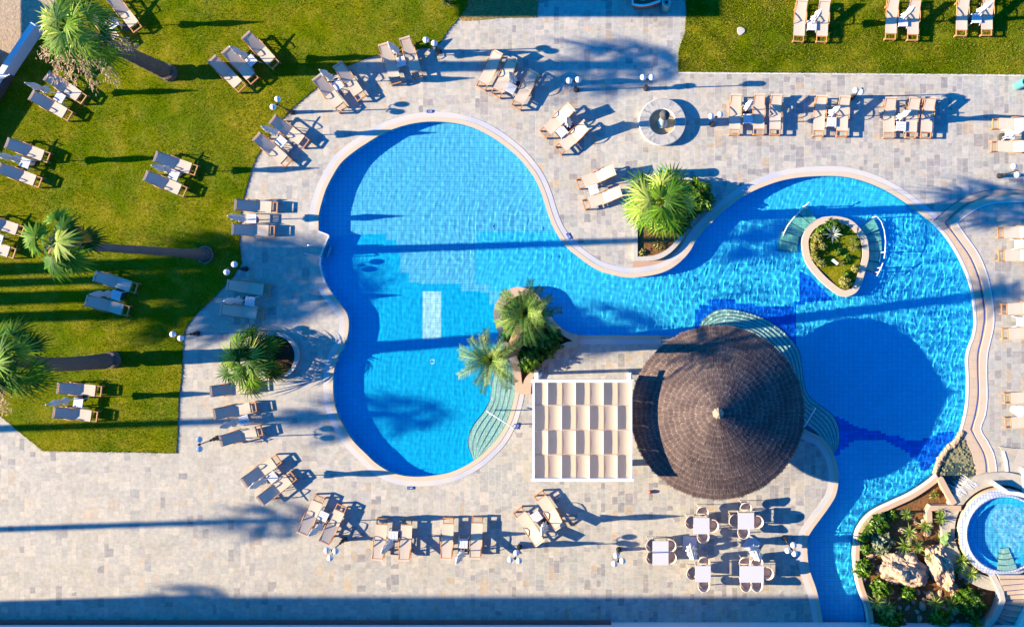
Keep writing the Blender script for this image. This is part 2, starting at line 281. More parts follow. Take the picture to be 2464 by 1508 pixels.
def tri(outer, holes=()):
    vs, es = [], []
    for P in [outer]+list(holes):
        b = len(vs); vs += [Vector(p) for p in P]; es += [(b+i, b+(i+1) % len(P)) for i in range(len(P))]
    ov, oe, of, *_ = delaunay_2d_cdt(vs, es, [], 0, 1e-5)
    V = [(v.x, v.y) for v in ov]; cx_ = [sum(V[i][0] for i in f)/len(f) for f in of]; cy_ = [sum(V[i][1] for i in f)/len(f) for f in of]
    ok = inside(cx_, cy_, outer)
    for h in holes: ok &= ~inside(cx_, cy_, h)
    F = []
    for f, k in zip(of, ok):
        if k:
            f = list(f); q = [V[i] for i in f]; F.append(tuple(f) if area(q) > 0 else tuple(f[::-1]))
    return V, F
def sheet(name, outer, z, mat, holes=(), kind='structure', parent=None, recv=False):
    V, F = tri(outer, holes); me = bpy.data.meshes.new(name); me.from_pydata([(x, y, z) for x, y in V], [], F); me.update()
    o = link(name, me, mat, parent)
    if kind: o['kind'] = kind
    if recv: o.cycles.is_caustics_receiver = True
    return o
def smooth(pts, sub=4, closed=False):
    P = [np.array(p, float) for p in pts]; n = len(P); out = []
    for i in range(n if closed else n-1):
        p0 = P[(i-1) % n] if closed or i > 0 else P[0]; p1 = P[i]; p2 = P[(i+1) % n]; p3 = P[(i+2) % n] if closed or i+2 < n else P[n-1]
        for k in range(sub):
            t = k/sub; out.append(tuple(.5*((2*p1)+(-p0+p2)*t+(2*p0-5*p1+4*p2-p3)*t*t+(-p0+3*p1-3*p2+p3)*t**3)))
    if not closed: out.append(tuple(P[-1]))
    return out
def toW(pts): return [W(*p) for p in pts]
def offset(pts, d, closed=False):   # d>0 = to the left of travel
    P = np.array(pts, float); n = len(P)
    if closed: t = np.roll(P, -1, 0)-np.roll(P, 1, 0)
    else: t = np.gradient(P, axis=0)
    t /= np.maximum(np.linalg.norm(t, axis=1, keepdims=True), 1e-9); nrm = np.stack([-t[:, 1], t[:, 0]], 1); return [tuple(p) for p in P+nrm*d]
def resample(pts, n):
    P = np.array(pts, float); d = np.r_[0, np.cumsum(np.linalg.norm(np.diff(P, axis=0), axis=1))]; s = np.linspace(0, d[-1], n)
    return [(float(np.interp(a, d, P[:, 0])), float(np.interp(a, d, P[:, 1]))) for a in s]
def ribbon(name, pts, d0, d1, z0, z1, mat, parent=None, kind='structure', closed=False, recv=False, skirt=True):
    """a band between two offsets of a line, with thickness"""
    a = offset(pts, d0, closed); b = offset(pts, d1, closed); n = len(pts); m = MB()
    vs = [(x, y, z1) for x, y in a]+[(x, y, z1) for x, y in b]+[(x, y, z0) for x, y in a]+[(x, y, z0) for x, y in b]; fs = []
    up = (d1 > d0)
    for i in range(n if closed else n-1):
        j = (i+1) % n
        fs.append((i, j, n+j, n+i) if up else (i, n+i, n+j, j))
        if skirt: fs += [(2*n+i, 2*n+j, j, i) if up else (i, j, 2*n+j, 2*n+i), (n+i, n+j, 3*n+j, 3*n+i) if up else (3*n+i, 3*n+j, n+j, n+i)]
    if not closed and skirt: fs += [(0, n, 3*n, 2*n), (n-1, 3*n-1, 4*n-1, 2*n-1)]
    m.add(vs, fs); o = m.build(name, mat, parent)
    if kind: o['kind'] = kind
    if recv: o.cycles.is_caustics_receiver = True
    return o
def copy_tree(o, parent=None):
    c = o.copy(); COL.objects.link(c); c.parent = parent
    for ch in o.children: copy_tree(ch, c)
    return c
# ================================================================ THE POOL OUTLINE (clockwise), in plan units
s_top = [T('6', 610, 700), T('6', 610, 650), T('6', 612, 560), T('6', 638, 450), T('6', 680, 320), T('6', 740, 200), T('6', 810, 90), (841, 373), T('2', 1040, 1330), T('2', 1250, 1210), T('2', 1500, 1135), T('2', 1750, 1122), T('2', 1990, 1160), T('2', 2200, 1255), T('2', 2400, 1400)] + \
    TL('7', (200, 110), (290, 240), (350, 380), (400, 540), (460, 690), (560, 840), (700, 960), (850, 1060), (1000, 1110), (1150, 1135), (1350, 1115), (1500, 1070), (1620, 990), (1710, 890), (1780, 770), (1900, 640), (2050, 500), (2250, 360)) + \
    TL('8', (130, 270), (300, 225), (500, 202), (750, 200), (950, 235), (1150, 310), (1300, 395), (1450, 500), (1620, 630))
s_right = TL('8', (1620, 630), (1730, 750), (1830, 900), (1910, 1060), (1960, 1200), (1990, 1350), (2002, 1480)) + TL('d', (2005, 150), (1985, 260), (1950, 350), (1927, 470), (1935, 640), (1930, 850), (1905, 1000), (1870, 1130))
s_fall = TL('d', (1870, 1130), (1830, 1220), (1750, 1290), (1680, 1400), (1640, 1497))
s_gar = TL('h', (1640, 90), (1540, 170), (1400, 260), (1250, 330), (1100, 400), (1000, 470), (930, 560), (895, 640), (880, 750), (875, 850), (890, 1000), (915, 1120), (950, 1220), (985, 1310), (1005, 1420), (1010, 1506), (1012, 1700), (1012, 2100))
s_chan = [(1985, 1650), (1983, 1580)] + TL('h', (605, 1506), (595, 1400), (575, 1280), (540, 1140), (490, 1000), (465, 860), (465, 700), (500, 620), (580, 510), (660, 400), (720, 300), (745, 200), (750, 100)) + TL('d', (745, 1480), (715, 1360), (660, 1260), (600, 1190), (520, 1150), (430, 1110))
s_bar = [(1933.5, 1032), (1895, 1012), (1868, 975), (1848, 925), (1815, 880), (1760, 845), (1700, 826), (1640, 812), (1590, 807)]
s_str = [(1590, 807), (1500, 807), (1391, 807)]
s_plant = [(1391, 804), (1380.7, 802.5), (1360, 794.7), (1336, 773.8), (1323, 755), (1310, 734), (1297, 713), (1281.6, 699), (1255.5, 690.7), (1236, 692), (1215, 704), (1200, 721), (1191, 741), (1189.7, 760), (1196, 789), (1209, 823), (1223, 855), (1232, 878), (1238, 905), (1240.5, 940.7)]
s_left = [(1240.5, 940.7), (1232.7, 977), (1219.7, 1016), (1198.8, 1053), (1175.3, 1079), (1144, 1106), (1102, 1129.5), (1063, 1141), (1013.7, 1146.5), (972, 1144.4), (935.5, 1133.5), (904, 1114), (880.7, 1092), (849.4, 1060.6), (826, 1024), (810, 990), (802.5, 956), (801, 920), (803.8, 888.5), (811.6, 860), (823.3, 839), (833.8, 815.5), (838.5, 789.4), (837.7, 766), (831, 748), (820.7, 735), (799.9, 707.7), (784, 681.6)]
s_pier = [(784, 681.6), (775, 655.5), (771, 634.7), (773.8, 613.8), (781.6, 593), (788, 577), (792, 570), (790, 565), (785, 562.5), (766, 555)]
SEG = {k: smooth(v, 4) for k, v in dict(top=s_top, right=s_right, fall=s_fall, gar=s_gar, chan=s_chan, bar=s_bar, plant=s_plant, left=s_left).items()}
SEG['pier'] = s_pier; SEG['str'] = s_str; SEG['pier'] = s_pier[:5]+smooth(s_pier[5:9], 2)+[s_pier[9]]
POOL = []
for k in ('top', 'right', 'fall', 'gar', 'chan', 'bar', 'str', 'plant', 'left', 'pier'):
    for p in SEG[k]:
        if not POOL or (abs(p[0]-POOL[-1][0])+abs(p[1]-POOL[-1][1])) > .5: POOL.append(p)
if abs(POOL[0][0]-POOL[-1][0])+abs(POOL[0][1]-POOL[-1][1]) < .8: POOL.pop()
PW = toW(POOL)
isl_o = smooth(TL('8', (415, 830), (430, 740), (480, 660), (560, 600), (650, 580), (760, 580), (860, 610), (940, 680), (1000, 760), (1022, 850), (1025, 950), (1000, 1050), (960, 1180), (920, 1260), (860, 1300), (790, 1308), (710, 1270), (600, 1180), (500, 1070), (440, 970)), 3, True)
isl_i = smooth(TL('8', (482, 870), (495, 780), (540, 690), (620, 645), (740, 635), (850, 665), (920, 730), (945, 800), (955, 900), (945, 1010), (915, 1110), (880, 1200), (850, 1235), (770, 1245), (700, 1170), (600, 1070), (520, 980)), 3, True)
DEPTH = -.62
# ---------------------------------------------------------------- ground, paving, lawns
big = toW([(-300, -250), (2800, -250), (2800, 1780), (-300, 1780)])
sheet('ground', [(-400, -400), (400, -400), (400, 400), (-400, 400)], -.02, GSOIL, [big])
sheet('paving', big, 0, PAVE, [PW])
lawn = [(1124, -90), (1124.5, 15), (1097, 52), (1076, 76), (1061, 102), (1040, 114), (985, 122), (917, 130), (880.7, 141), (841.6, 156.5), (802.5, 180), (763, 211), (724, 242.5), (693, 271), (659, 308), (633, 352), (612, 391), (602, 420), (594, 449.5), (586.7, 475.6), (580, 520), (576.3, 569.5), (579, 611), (581.5, 634.7), (560.6, 666), (537, 692), (511, 720.7), (485, 742.5), (459, 771), (446, 789.4), (440.7, 818), (438, 899), (430, 964), (427.6, 1029), (425, 1089), (313, 1086.7), (104, 1084), (94, 1076), (52, 1042), (0, 999), (-280, 780), (-280, 690), (0, 226), (100, 78), (190, -90)]
def rough(P, amp, step=7):
    out = []
    for i in range(len(P)):
        a, b = P[i], P[(i+1) % len(P)]; L = math.hypot(b[0]-a[0], b[1]-a[1]); k = max(1, int(L/step))
        for j in range(k): out.append((a[0]+(b[0]-a[0])*j/k+random.uniform(-amp, amp), a[1]+(b[1]-a[1])*j/k+random.uniform(-amp, amp)))
    return out
def turf(name, P, z=.035, mat=None):
    Q = rough(P, 1.1, 4); m = MB(); m.prism(toW(Q), -.015, z); o = m.build(name, mat or GRASS); o['kind'] = 'structure'; return o
turf('lawn', lawn); turf('lawn', [(1650, -150), (1650, 0), (1652, 30), (1648, 80), (1640, 100), (1632, 125), (1632, 174), (2790, 184), (2790, -150)])
turf('dry_grass_verge', [(1124, -90), (1124.5, 16), (1105, 45), (1112, 51), (1150, 49), (1200, 44), (1291, 43), (1294, 20), (1297, 0), (1300, -90)], .03, DRY)
sheet('sand', toW([(-290, -200), (185, -200), (185, -90), (98, 76), (-2, 222), (-290, 660)]), .02, SAND)
def tufts(name, P, n, z=.03):
    P = toW(P); xs = [p[0] for p in P]; ys = [p[1] for p in P]; rg = np.random.default_rng(len(P)); x0, x1 = max(min(xs), -25.6), min(max(xs), 25.6); y0, y1 = max(min(ys), -16), min(max(ys), 16)
    X = rg.uniform(x0, x1, n*2); Y = rg.uniform(y0, y1, n*2); dens = np.sin(X*1.9+np.sin(Y*2.3)*1.5)*np.sin(Y*2.1+np.sin(X*1.3)*2)+rg.normal(0, .5, n*2)
    I = inside(X, Y, P) & (dens > -.5); ed = np.array(resample(P+[P[0]], 5200)); ed = ed+rg.normal(0, .025, ed.shape); X = np.r_[X[I], ed[:, 0]]; Y = np.r_[Y[I], ed[:, 1]]; n = len(X)
    a = rg.uniform(0, 6.28, n); w = rg.uniform(.008, .02, n); h = rg.uniform(.03, .075, n); l = rg.normal(0, .03, (n, 2)); dx, dy = np.cos(a)*w, np.sin(a)*w; B0 = np.stack([X-dx, Y-dy, np.full(n, z-.01)], 1); B1 = np.stack([X+dx, Y+dy, np.full(n, z-.01)], 1); T0 = np.stack([X+l[:, 0], Y+l[:, 1], z+h], 1)
    V = np.stack([B0, B1, T0], 1).reshape(-1, 3); F = np.arange(n*3).reshape(-1, 3); pt = .5+.25*np.sin(X*.8+1)*np.sin(Y*.7)+rg.normal(0, .22, n)
    o = link(name, np_mesh(name, V, F, tint=np.clip(pt, 0, 1)), BLADE); o['kind'] = 'stuff'
BLADE = tinted('grass_blade', [(0, (.03, .08, .001)), (.5, (.15, .22, .002)), (1, (.56, .46, .08))], .9, .0, .2)
tufts('grass', lawn, 90000); tufts('grass', [(1650, -150), (1650, 0), (1652, 30), (1648, 80), (1640, 100), (1632, 125), (1632, 174), (2790, 184), (2790, -150)], 45000)
def wall_line(name, pts, hw, h, mat, label, cat='wall', z0=-.02, group=None):
    m = MB(); a = offset(toW(pts), hw); b = offset(toW(pts), -hw); n = len(a)
    m.add([(x, y, z0) for x, y in a]+[(x, y, z0) for x, y in b]+[(x, y, h) for x, y in a]+[(x, y, h) for x, y in b],
          [f for i in range(n-1) for f in ((2*n+i, 3*n+i, 3*n+i+1, 2*n+i+1), (i, 2*n+i, 2*n+i+1, i+1), (n+i+1, 3*n+i+1, 3*n+i, n+i))]+[(0, n, 3*n, 2*n), (n-1, 3*n-1, 4*n-1, 2*n-1)][:1]+[(n-1, 3*n-1, 4*n-1, 2*n-1)])
    return props(m.build(name, mat), label, cat, group)
wall_line('low_wall', [(-150, 460), (6, 215), (60, 133), (104, 68)], .14, .75, WALLWHITE, 'low white painted wall running diagonally between the sand and the lawn')
ribbon('lawn_kerb', toW([(1633, 176), (1900, 178), (2200, 180), (2790, 186)]), .04, -.04, -.01, .05, COPE_W)
# strip of tan paving between palm planter and pool
sheet('pink_path', toW(TL('7', (1185, 985), (1300, 985), (1400, 950), (1500, 890), (1590, 800), (1650, 700), (1760, 560), (1860, 460), (1900, 430), (1955, 470), (1890, 560), (1800, 650), (1720, 770), (1650, 890), (1560, 970), (1430, 1030), (1300, 1050), (1185, 1050))), .008, PINK)
# ---------------------------------------------------------------- pool basin
def wallmesh(name, P, z0, z1, mats, closed=True, flip=False):
    n = len(P); zs = [z0, z1-.16, z1]; V = [(x, y, z) for z in zs for x, y in P]; F = []; mi = []
    for r in range(2):
        for i in range(n if closed else n-1):
            j = (i+1) % n; F.append((r*n+i, r*n+j, (r+1)*n+j, (r+1)*n+i)); mi.append(r)
    me = np_mesh(name, V, F, mi=mi); o = link(name, me, mats); o['kind'] = 'structure'; o.cycles.is_caustics_receiver = True; return o
wallmesh('pool_wall', PW, DEPTH, .0, [WALLT, NAVY]); wallmesh('pool_wall', toW(isl_o), DEPTH, .0, [WALLT, WALLT])
# floor: regions of differently coloured tile, cut from one sheet
def floor_part(name, clip, mat, z):
    n = 0
    V, F = tri(clip); return V, F
sheet('pool_floor', offset(ccw(PW), -.01, True), DEPTH, FLOOR, recv=True)
def inlay(name, P, mat, z):
    """coloured tile field laid on the pool floor, trimmed to the pool outline"""
    P = toW(P); vs, es = [], []
    for Q in (P, PW):
        b = len(vs); vs += [Vector(p) for p in Q]; es += [(b+i, b+(i+1) % len(Q)) for i in range(len(Q))]
    ov, oe, of, *_ = delaunay_2d_cdt(vs, es, [], 0, 1e-5); V = [(v.x, v.y) for v in ov]
    X = [sum(V[i][0] for i in f)/len(f) for f in of]; Y = [sum(V[i][1] for i in f)/len(f) for f in of]; ok = inside(X, Y, P) & inside(X, Y, PW)
    F = [tuple(f) if area([V[i] for i in f]) > 0 else tuple(list(f)[::-1]) for f, k in zip(of, ok) if k]
    me = bpy.data.meshes.new(name); me.from_pydata([(x, y, z) for x, y in V], [], F); me.update(); o = link(name, me, mat); o['kind'] = 'structure'; o.cycles.is_caustics_receiver = True; return o
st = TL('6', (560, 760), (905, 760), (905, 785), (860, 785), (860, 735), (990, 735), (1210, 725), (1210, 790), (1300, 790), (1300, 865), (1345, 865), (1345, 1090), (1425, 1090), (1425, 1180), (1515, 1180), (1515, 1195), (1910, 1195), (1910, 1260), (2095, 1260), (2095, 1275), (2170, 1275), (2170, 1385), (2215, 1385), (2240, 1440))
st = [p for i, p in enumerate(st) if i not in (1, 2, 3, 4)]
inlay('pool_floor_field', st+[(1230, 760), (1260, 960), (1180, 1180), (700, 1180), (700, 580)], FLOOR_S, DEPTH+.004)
inlay('pool_floor_field', [(1145, 556), (1440, 556), (1440, 610), (1440, 700), (1440, 830), (1225, 830), (1225, 700), (1176, 700), (1176, 682), (1139, 682), (1139, 640), (1139, 580), (1145, 580)], FLOOR_R, DEPTH+.004)
inlay('pool_floor_field', [(1440, 400), (2400, 400), (2400, 1560), (1900, 1560), (1900, 830), (1440, 830)], FLOOR_R, DEPTH+.004)
inlay('pool_floor_panel', [(1012, 701), (1057, 701), (1057, 816), (1012, 816)], FLOOR_W, DEPTH+.008)
def ring_poly(P, w): return P, [tuple(np.array(p)) for p in offset(P, w, True)]
sq = toW([(1030, 866), (1041, 866), (1041, 877), (1030, 877)]); sq2 = toW([(1032, 868), (1039, 868), (1039, 875), (1032, 875)]); sheet('pool_floor_marking', sq, DEPTH+.008, FLOOR_W, [sq2], recv=True)
inlay('pool_floor_field', [(1650, 812), (1674, 790), (1674, 745), (1684, 745), (1684, 734), (1709, 734), (1709, 720), (1773, 720), (1773, 731), (1819, 731), (1819, 737), (1913, 737), (1913, 725), (1928, 725), (1928, 650), (1955, 665), (2010, 723), (1941, 727), (1941, 734), (1920, 734), (1920, 850), (1850, 900), (1700, 900)], FLOOR_N, DEPTH+.008)
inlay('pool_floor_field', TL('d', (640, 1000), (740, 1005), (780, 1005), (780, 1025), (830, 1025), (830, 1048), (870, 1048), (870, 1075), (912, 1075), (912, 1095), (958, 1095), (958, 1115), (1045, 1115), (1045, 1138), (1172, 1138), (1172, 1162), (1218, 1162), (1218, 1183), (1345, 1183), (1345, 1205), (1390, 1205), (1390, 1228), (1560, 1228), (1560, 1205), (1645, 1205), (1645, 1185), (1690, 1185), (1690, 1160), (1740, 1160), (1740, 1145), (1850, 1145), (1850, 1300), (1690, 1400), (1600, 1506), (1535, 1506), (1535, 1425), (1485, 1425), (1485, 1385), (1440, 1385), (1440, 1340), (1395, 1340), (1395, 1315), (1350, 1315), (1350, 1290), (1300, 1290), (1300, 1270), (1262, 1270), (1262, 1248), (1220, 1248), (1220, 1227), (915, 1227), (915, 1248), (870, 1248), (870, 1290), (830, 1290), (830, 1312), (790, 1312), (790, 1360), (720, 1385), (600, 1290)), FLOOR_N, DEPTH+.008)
# underwater stairs ------------------------------------------------
def stairs(outer, inner, n, z_low, z_top, mat, extra=None):
    O = resample(smooth(outer, 4), 60); I = resample(smooth(inner, 4), 60)
    for k in range(n):
        t = k/n; t2 = (k+1)/n; z = z_low+(z_top-z_low)*k/(n-1)
        P = [(o[0]+(i[0]-o[0])*t, o[1]+(i[1]-o[1])*t) for o, i in zip(O, I)]; Q = [(o[0]+(i[0]-o[0])*t2, o[1]+(i[1]-o[1])*t2) for o, i in zip(O, I)]
        P2 = [(o[0]+(i[0]-o[0])*(t+.10/n*2), o[1]+(i[1]-o[1])*(t+.10/n*2)) for o, i in zip(O, I)]
        PWm, QW, P2W = toW(P), toW(Q), toW(P2); m = len(P)
        V = [(x, y, DEPTH) for x, y in PWm]+[(x, y, z) for x, y in PWm]+[(x, y, z) for x, y in P2W]+[(x, y, z) for x, y in QW]; F = []; mi = []
        for i in range(m-1):
            for r in range(3): F.append((r*m+i, r*m+i+1, (r+1)*m+i+1, (r+1)*m+i)); mi.append((0, 1, 0)[r])
        o = link('pool_step', np_mesh('pool_step', V, F, mi=mi), [mat, NAVY]); o['kind'] = 'structure'; o.cycles.is_caustics_receiver = True
stairs([(1212, 862), (1196, 875), (1184, 905), (1179, 935), (1175, 964), (1159.7, 993), (1138.8, 1019), (1125.8, 1045), (1122.7, 1071), (1127, 1089), (1137, 1111)], [(1232, 878), (1238, 905), (1239.5, 935), (1236, 955), (1231, 977), (1222, 1005), (1211, 1030), (1198, 1053), (1181, 1073), (1163, 1089), (1150, 1101)], 5, -.48, -.14, STEP)
stairs([(1672, 816), (1686, 782), (1701, 761), (1722, 747.7), (1748, 742.5), (1787.5, 747.7), (1821, 757), (1852.7, 771), (1881.4, 790.7), (1904.8, 813), (1920.5, 831), (1931, 857), (1936, 888.5), (1938.7, 917), (1949, 951), (1967.4, 969), (1991, 985), (2011.7, 1003), (2023.5, 1029), (2026, 1055), (2022, 1079), (2008, 1098)], [(1696, 826), (1706, 815), (1720, 800), (1735, 792), (1755, 790), (1780, 793), (1805, 800), (1830, 815), (1850, 838), (1868, 860), (1880, 880), (1888, 905), (1893, 930), (1898, 950), (1905, 970), (1915, 990), (1928, 1005), (1940, 1020), (1960, 1035), (1975, 1050), (1990, 1066), (2003, 1085)], 6, -.52, -.14, STEP)
def flat_under(name, P, z, mat): o = sheet(name, toW(P), z, mat, recv=True); return o
flat_under('swim_up_shelf', [(1700, 828), (1706, 815), (1720, 800), (1735, 792), (1755, 790), (1780, 793), (1805, 800), (1830, 815), (1850, 838), (1868, 860), (1880, 880), (1888, 905), (1893, 930), (1898, 950), (1905, 970), (1915, 990), (1928, 1005), (1935, 1030), (1895, 1014), (1868, 977), (1848, 927), (1815, 882), (1760, 847)], -.14, STEP)
def fan_steps(outer, inner, z0, z1):
    n = len(outer)-1
    for k in range(n):
        z = z0+(z1-z0)*k/(n-1); q = [outer[k], outer[k+1], inner[k+1], inner[k]]; m = MB(); m.prism(toW(q), DEPTH, z)
        m.m = 1; c = [(outer[k+1][0]*.93+outer[k][0]*.07, outer[k+1][1]*.93+outer[k][1]*.07), outer[k+1], inner[k+1], (inner[k+1][0]*.93+inner[k][0]*.07, inner[k+1][1]*.93+inner[k][1]*.07)]; m.prism(toW(c), z-.02, z+.006)
        o = m.build('island_step', [TEAL, NAVY]); o['kind'] = 'structure'; o.cycles.is_caustics_receiver = True
fan_steps(TL('8', (455, 470), (380, 545), (300, 620), (245, 700), (215, 790), (203, 885)), TL('8', (560, 605), (505, 650), (448, 705), (402, 765), (380, 830), (378, 900)), -.14, -.42)
fan_steps(TL('8', (1085, 590), (1135, 695), (1160, 800), (1163, 895), (1148, 998), (1115, 1095)), TL('8', (965, 680), (1010, 750), (1025, 820), (1025, 895), (1010, 978), (988, 1060)), -.14, -.42)
# water -----------------------------------------------------------
def water(name, P, z, step, amp, kind='structure'):
    xs = [p[0] for p in P]; ys = [p[1] for p in P]; nx = int((max(xs)-min(xs))/step)+2; ny = int((max(ys)-min(ys))/step)+2
    gx = min(xs)-step/2+np.arange(nx)*step; gy = min(ys)-step/2+np.arange(ny)*step; X, Y = np.meshgrid(gx, gy); rg = np.random.default_rng(5); Z = np.zeros_like(X)
    for k in range(40):
        L = rg.uniform(.2, .55) if k > 7 else rg.uniform(.7, 1.8); a = rg.normal(.25, .75) if k % 3 else rg.uniform(0, 6.28)
        ph = rg.uniform(0, 6.28); Z += L*rg.uniform(.5, 1.2)*np.sin(2*np.pi/L*(X*np.cos(a)+Y*np.sin(a)+.12*np.sin(X*1.3+k)+.12*np.sin(Y*1.7+2*k))+ph)
    Z = Z*amp(X, Y); I = inside(X, Y, P); M = I.copy()
    for _ in range(2):
        Q = M.copy(); Q[1:] |= M[:-1]; Q[:-1] |= M[1:]; Q[:, 1:] |= M[:, :-1]; Q[:, :-1] |= M[:, 1:]; M = Q
    Zc = Z+z; idx = -np.ones(X.shape, int); cell = M[:-1, :-1] & M[1:, :-1] & M[:-1, 1:] & M[1:, 1:]; use = np.zeros_like(M); use[:-1, :-1] |= cell; use[1:, :-1] |= cell; use[:-1, 1:] |= cell; use[1:, 1:] |= cell
    idx[use] = np.arange(use.sum()); V = np.stack([X[use], Y[use], Zc[use]], 1); c = np.argwhere(cell); F = np.stack([idx[c[:, 0], c[:, 1]], idx[c[:, 0], c[:, 1]+1], idx[c[:, 0]+1, c[:, 1]+1], idx[c[:, 0]+1, c[:, 1]]], 1)
    o = link(name, np_mesh(name, V, F, smooth=True), WATER); o['kind'] = kind; o.cycles.is_caustics_caster = True; return o
def amp_pool(X, Y):
    x = X/K+1232; y = 754-Y/K; e = np.clip((x-1150)/700, 0, 1); a = .0006+.0017*e**1.1+.0005*np.exp(-((x-1150)/200)**2-((y-560)/90)**2); return a*np.where((y < 505) & (x > 1700), .45, 1)
water('water', PW, -.045, .042, amp_pool)
# ---------------------------------------------------------------- copings and gutters
def cope(seg, gut=True, w=.20):
    P = toW(SEG[seg] if isinstance(seg, str) else seg); t = .022
    ribbon('pool_coping', P, -.012, w, -.06, t, COPE)
    if gut: ribbon('overflow_gutter', P, w+.004, w+.26, -.01, .012, GRATE)
cope('top'); cope('left'); cope('chan'); cope('str', True, .16)
ribbon('pool_coping', toW(SEG['pier']), -.01, .07, -.06, .02, COPE_W)
ribbon('pool_coping', toW(isl_o), .012, -.30, -.3, .10, COPE, closed=True)
ribbon('coping_edge', toW(isl_o), .030, .014, -.05, .06, COPE_W, closed=True)
# right side: two broad tiled steps up to the terrace
l1 = SEG['right']+TL('d', (1930, 1230), (1985, 1340), (2002, 1430), (2005, 1500))+TL('h', (2025, 90), (2025, 170))
l2 = TL('8', (2800, 390), (2464, 388), (2200, 388), (2000, 430), (1850, 520), (1730, 632), (1850, 790), (1960, 950), (2040, 1150), (2080, 1350), (2092, 1500)) + TL('d', (2080, 180), (2060, 290), (2030, 420), (2030, 600), (2035, 750), (2025, 870), (2000, 1000), (1967, 1110), (2020, 1210), (2080, 1320), (2105, 1420), (2110, 1500)) + TL('h', (2112, 90), (2115, 150))
l3 = TL('8', (2800, 455), (2464, 453), (2200, 462), (2050, 500), (1930, 570), (1838, 640), (1930, 770), (2040, 930), (2120, 1130), (2165, 1350), (2177, 1500)) + TL('d', (2170, 180), (2140, 310), (2115, 430), (2110, 600), (2115, 820), (2095, 980), (2055, 1100), (2110, 1200), (2170, 1320), (2195, 1430), (2200, 1500)) + TL('h', (2200, 90), (2205, 160))
l0 = TL('8', (2800, 345), (2464, 340), (2250, 326), (2050, 350), (1880, 420), (1750, 510), (1620, 630))
def sm2(P, corner):   # smooth, keeping the listed point indices sharp
    out = []; c = [0]+corner+[len(P)-1]
    for a, b in zip(c[:-1], c[1:]): out += smooth(P[a:b+1], 3)[:-1]
    return out+[P[-1]]
L0 = smooth(l0, 3); L2 = sm2(l2, [5, 18]); L3 = sm2(l3, [5, 18])
step1 = toW(L0[:-1]+l1+L2[::-1]); step2 = toW(L2+L3[::-1]); far = [(2790, 1115+1), ] 
terr_poly = toW(L3+TL('h', (2290, 160), (2700, 500), (3700, 700))+[(2790, 489)])
def slab(name, P, z0, z1, mat):
    m = MB(); m.prism(P, z0, z1); o = m.build(name, mat); o['kind'] = 'structure'; return o
slab('terrace_step', step1, -.02, .05, BAND); slab('terrace_step', step2, -.02, .15, BAND); slab('terrace', terr_poly, -.02, .24, PAVE_T)
ribbon('step_edge', toW(L2), .0, -.022, .0, .158, NAVY); ribbon('step_edge', toW(L3), .0, -.022, .0, .248, NAVY)
ribbon('step_edge', toW(L3), -.022, -.09, .2, .249, COPE_W); ribbon('step_edge', toW(L3), -.095, -.40, .2, .246, COPE); ribbon('step_edge', toW(L0), .0, -.02, .0, .058, NAVY)
ribbon('step_edge', toW(SEG['right']), -.015, .09, -.1, .062, COPE_W)
# ---------------------------------------------------------------- planters
def planter(name, outer, inner, h, wm, sm, soil_h, label, cat='planter', flip=False, group=None):
    t = empty(name, (*W(*outer[0]), 0), label=label, cat=cat, group=group); m = MB(); O = ccw(toW(outer)); I = ccw(toW(inner)); loc = t.location
    V, F = tri(O, [I]); m.add([(x, y, h) for x, y in V], F)
    for P, s in ((O, 1), (I, -1)):
        n = len(P); m.add([(x, y, -.02) for x, y in P]+[(x, y, h) for x, y in P], [(i, (i+1) % n, n+(i+1) % n, n+i)[::s] for i in range(n)])
    o = m.build('wall', wm, t); o.location = -loc
    V, F = tri(I); me = bpy.data.meshes.new('soil'); me.from_pydata([(x, y, soil_h) for x, y in V], [], F); s = link('soil', me, sm, t); s.location = -loc; return t
p1i = smooth(TL('7', (1228, 945), (1228, 700), (1228, 420), (1300, 260), (1500, 215), (1800, 300), (1895, 380)), 3)[:-1]+smooth(TL('7', (1895, 380), (1850, 440), (1760, 550), (1660, 690), (1570, 810), (1480, 890), (1370, 935), (1228, 945)), 3)[:-1]
p1o = smooth(TL('7', (1188, 985), (1188, 700), (1188, 400), (1270, 225), (1490, 175), (1810, 260), (1925, 340)), 3)[:-1]+smooth(TL('7', (1960, 375), (1880, 460), (1790, 580), (1690, 720), (1590, 850), (1500, 930), (1380, 980), (1188, 985)), 3)[:-1]
planter('triangular_planter', p1o, p1i, .22, STONEW, SOIL, .10, 'triangular stone planter with brown soil under the fan palm, between the two pool lobes')
def z8(x, y): return ((1540+x/4.188)/1.4006, (940+y/4.188)/1.4006)
p2o = SEG['plant'][::-1][:-1]+[z8(1710, 785), z8(1705, 965)]+smooth([z8(1600, 975), z8(1480, 1030), z8(1380, 1110), z8(1250, 1220), z8(1130, 1330), z8(1080, 1400), z8(1055, 1520), z8(1050, 1620)], 2)+[z8(935, 1620)]
p2i = smooth([z8(1640, 872), z8(1500, 795), z8(1400, 730), z8(1310, 660), z8(1240, 550), z8(1170, 400), z8(1060, 270), z8(900, 230), z8(760, 300), z8(660, 400), z8(640, 500), z8(665, 620), z8(720, 760), z8(790, 900), z8(850, 1060), z8(890, 1200), z8(915, 1350), z8(925, 1470)], 3)[:-1]+smooth([z8(940, 1480), z8(970, 1390), z8(1060, 1290), z8(1200, 1180), z8(1320, 1060), z8(1440, 940), z8(1560, 885), z8(1638, 876)], 3)[:-1]
planter('curved_planter', p2o, p2i, .26, TAN, SOILD, .12, 'curved tan walled planter jutting into the pool under the two feather palms')
def circ(c, r, n=48): return [(c[0]+r*math.cos(2*math.pi*k/n), c[1]+r*math.sin(2*math.pi*k/n)) for k in range(n)]
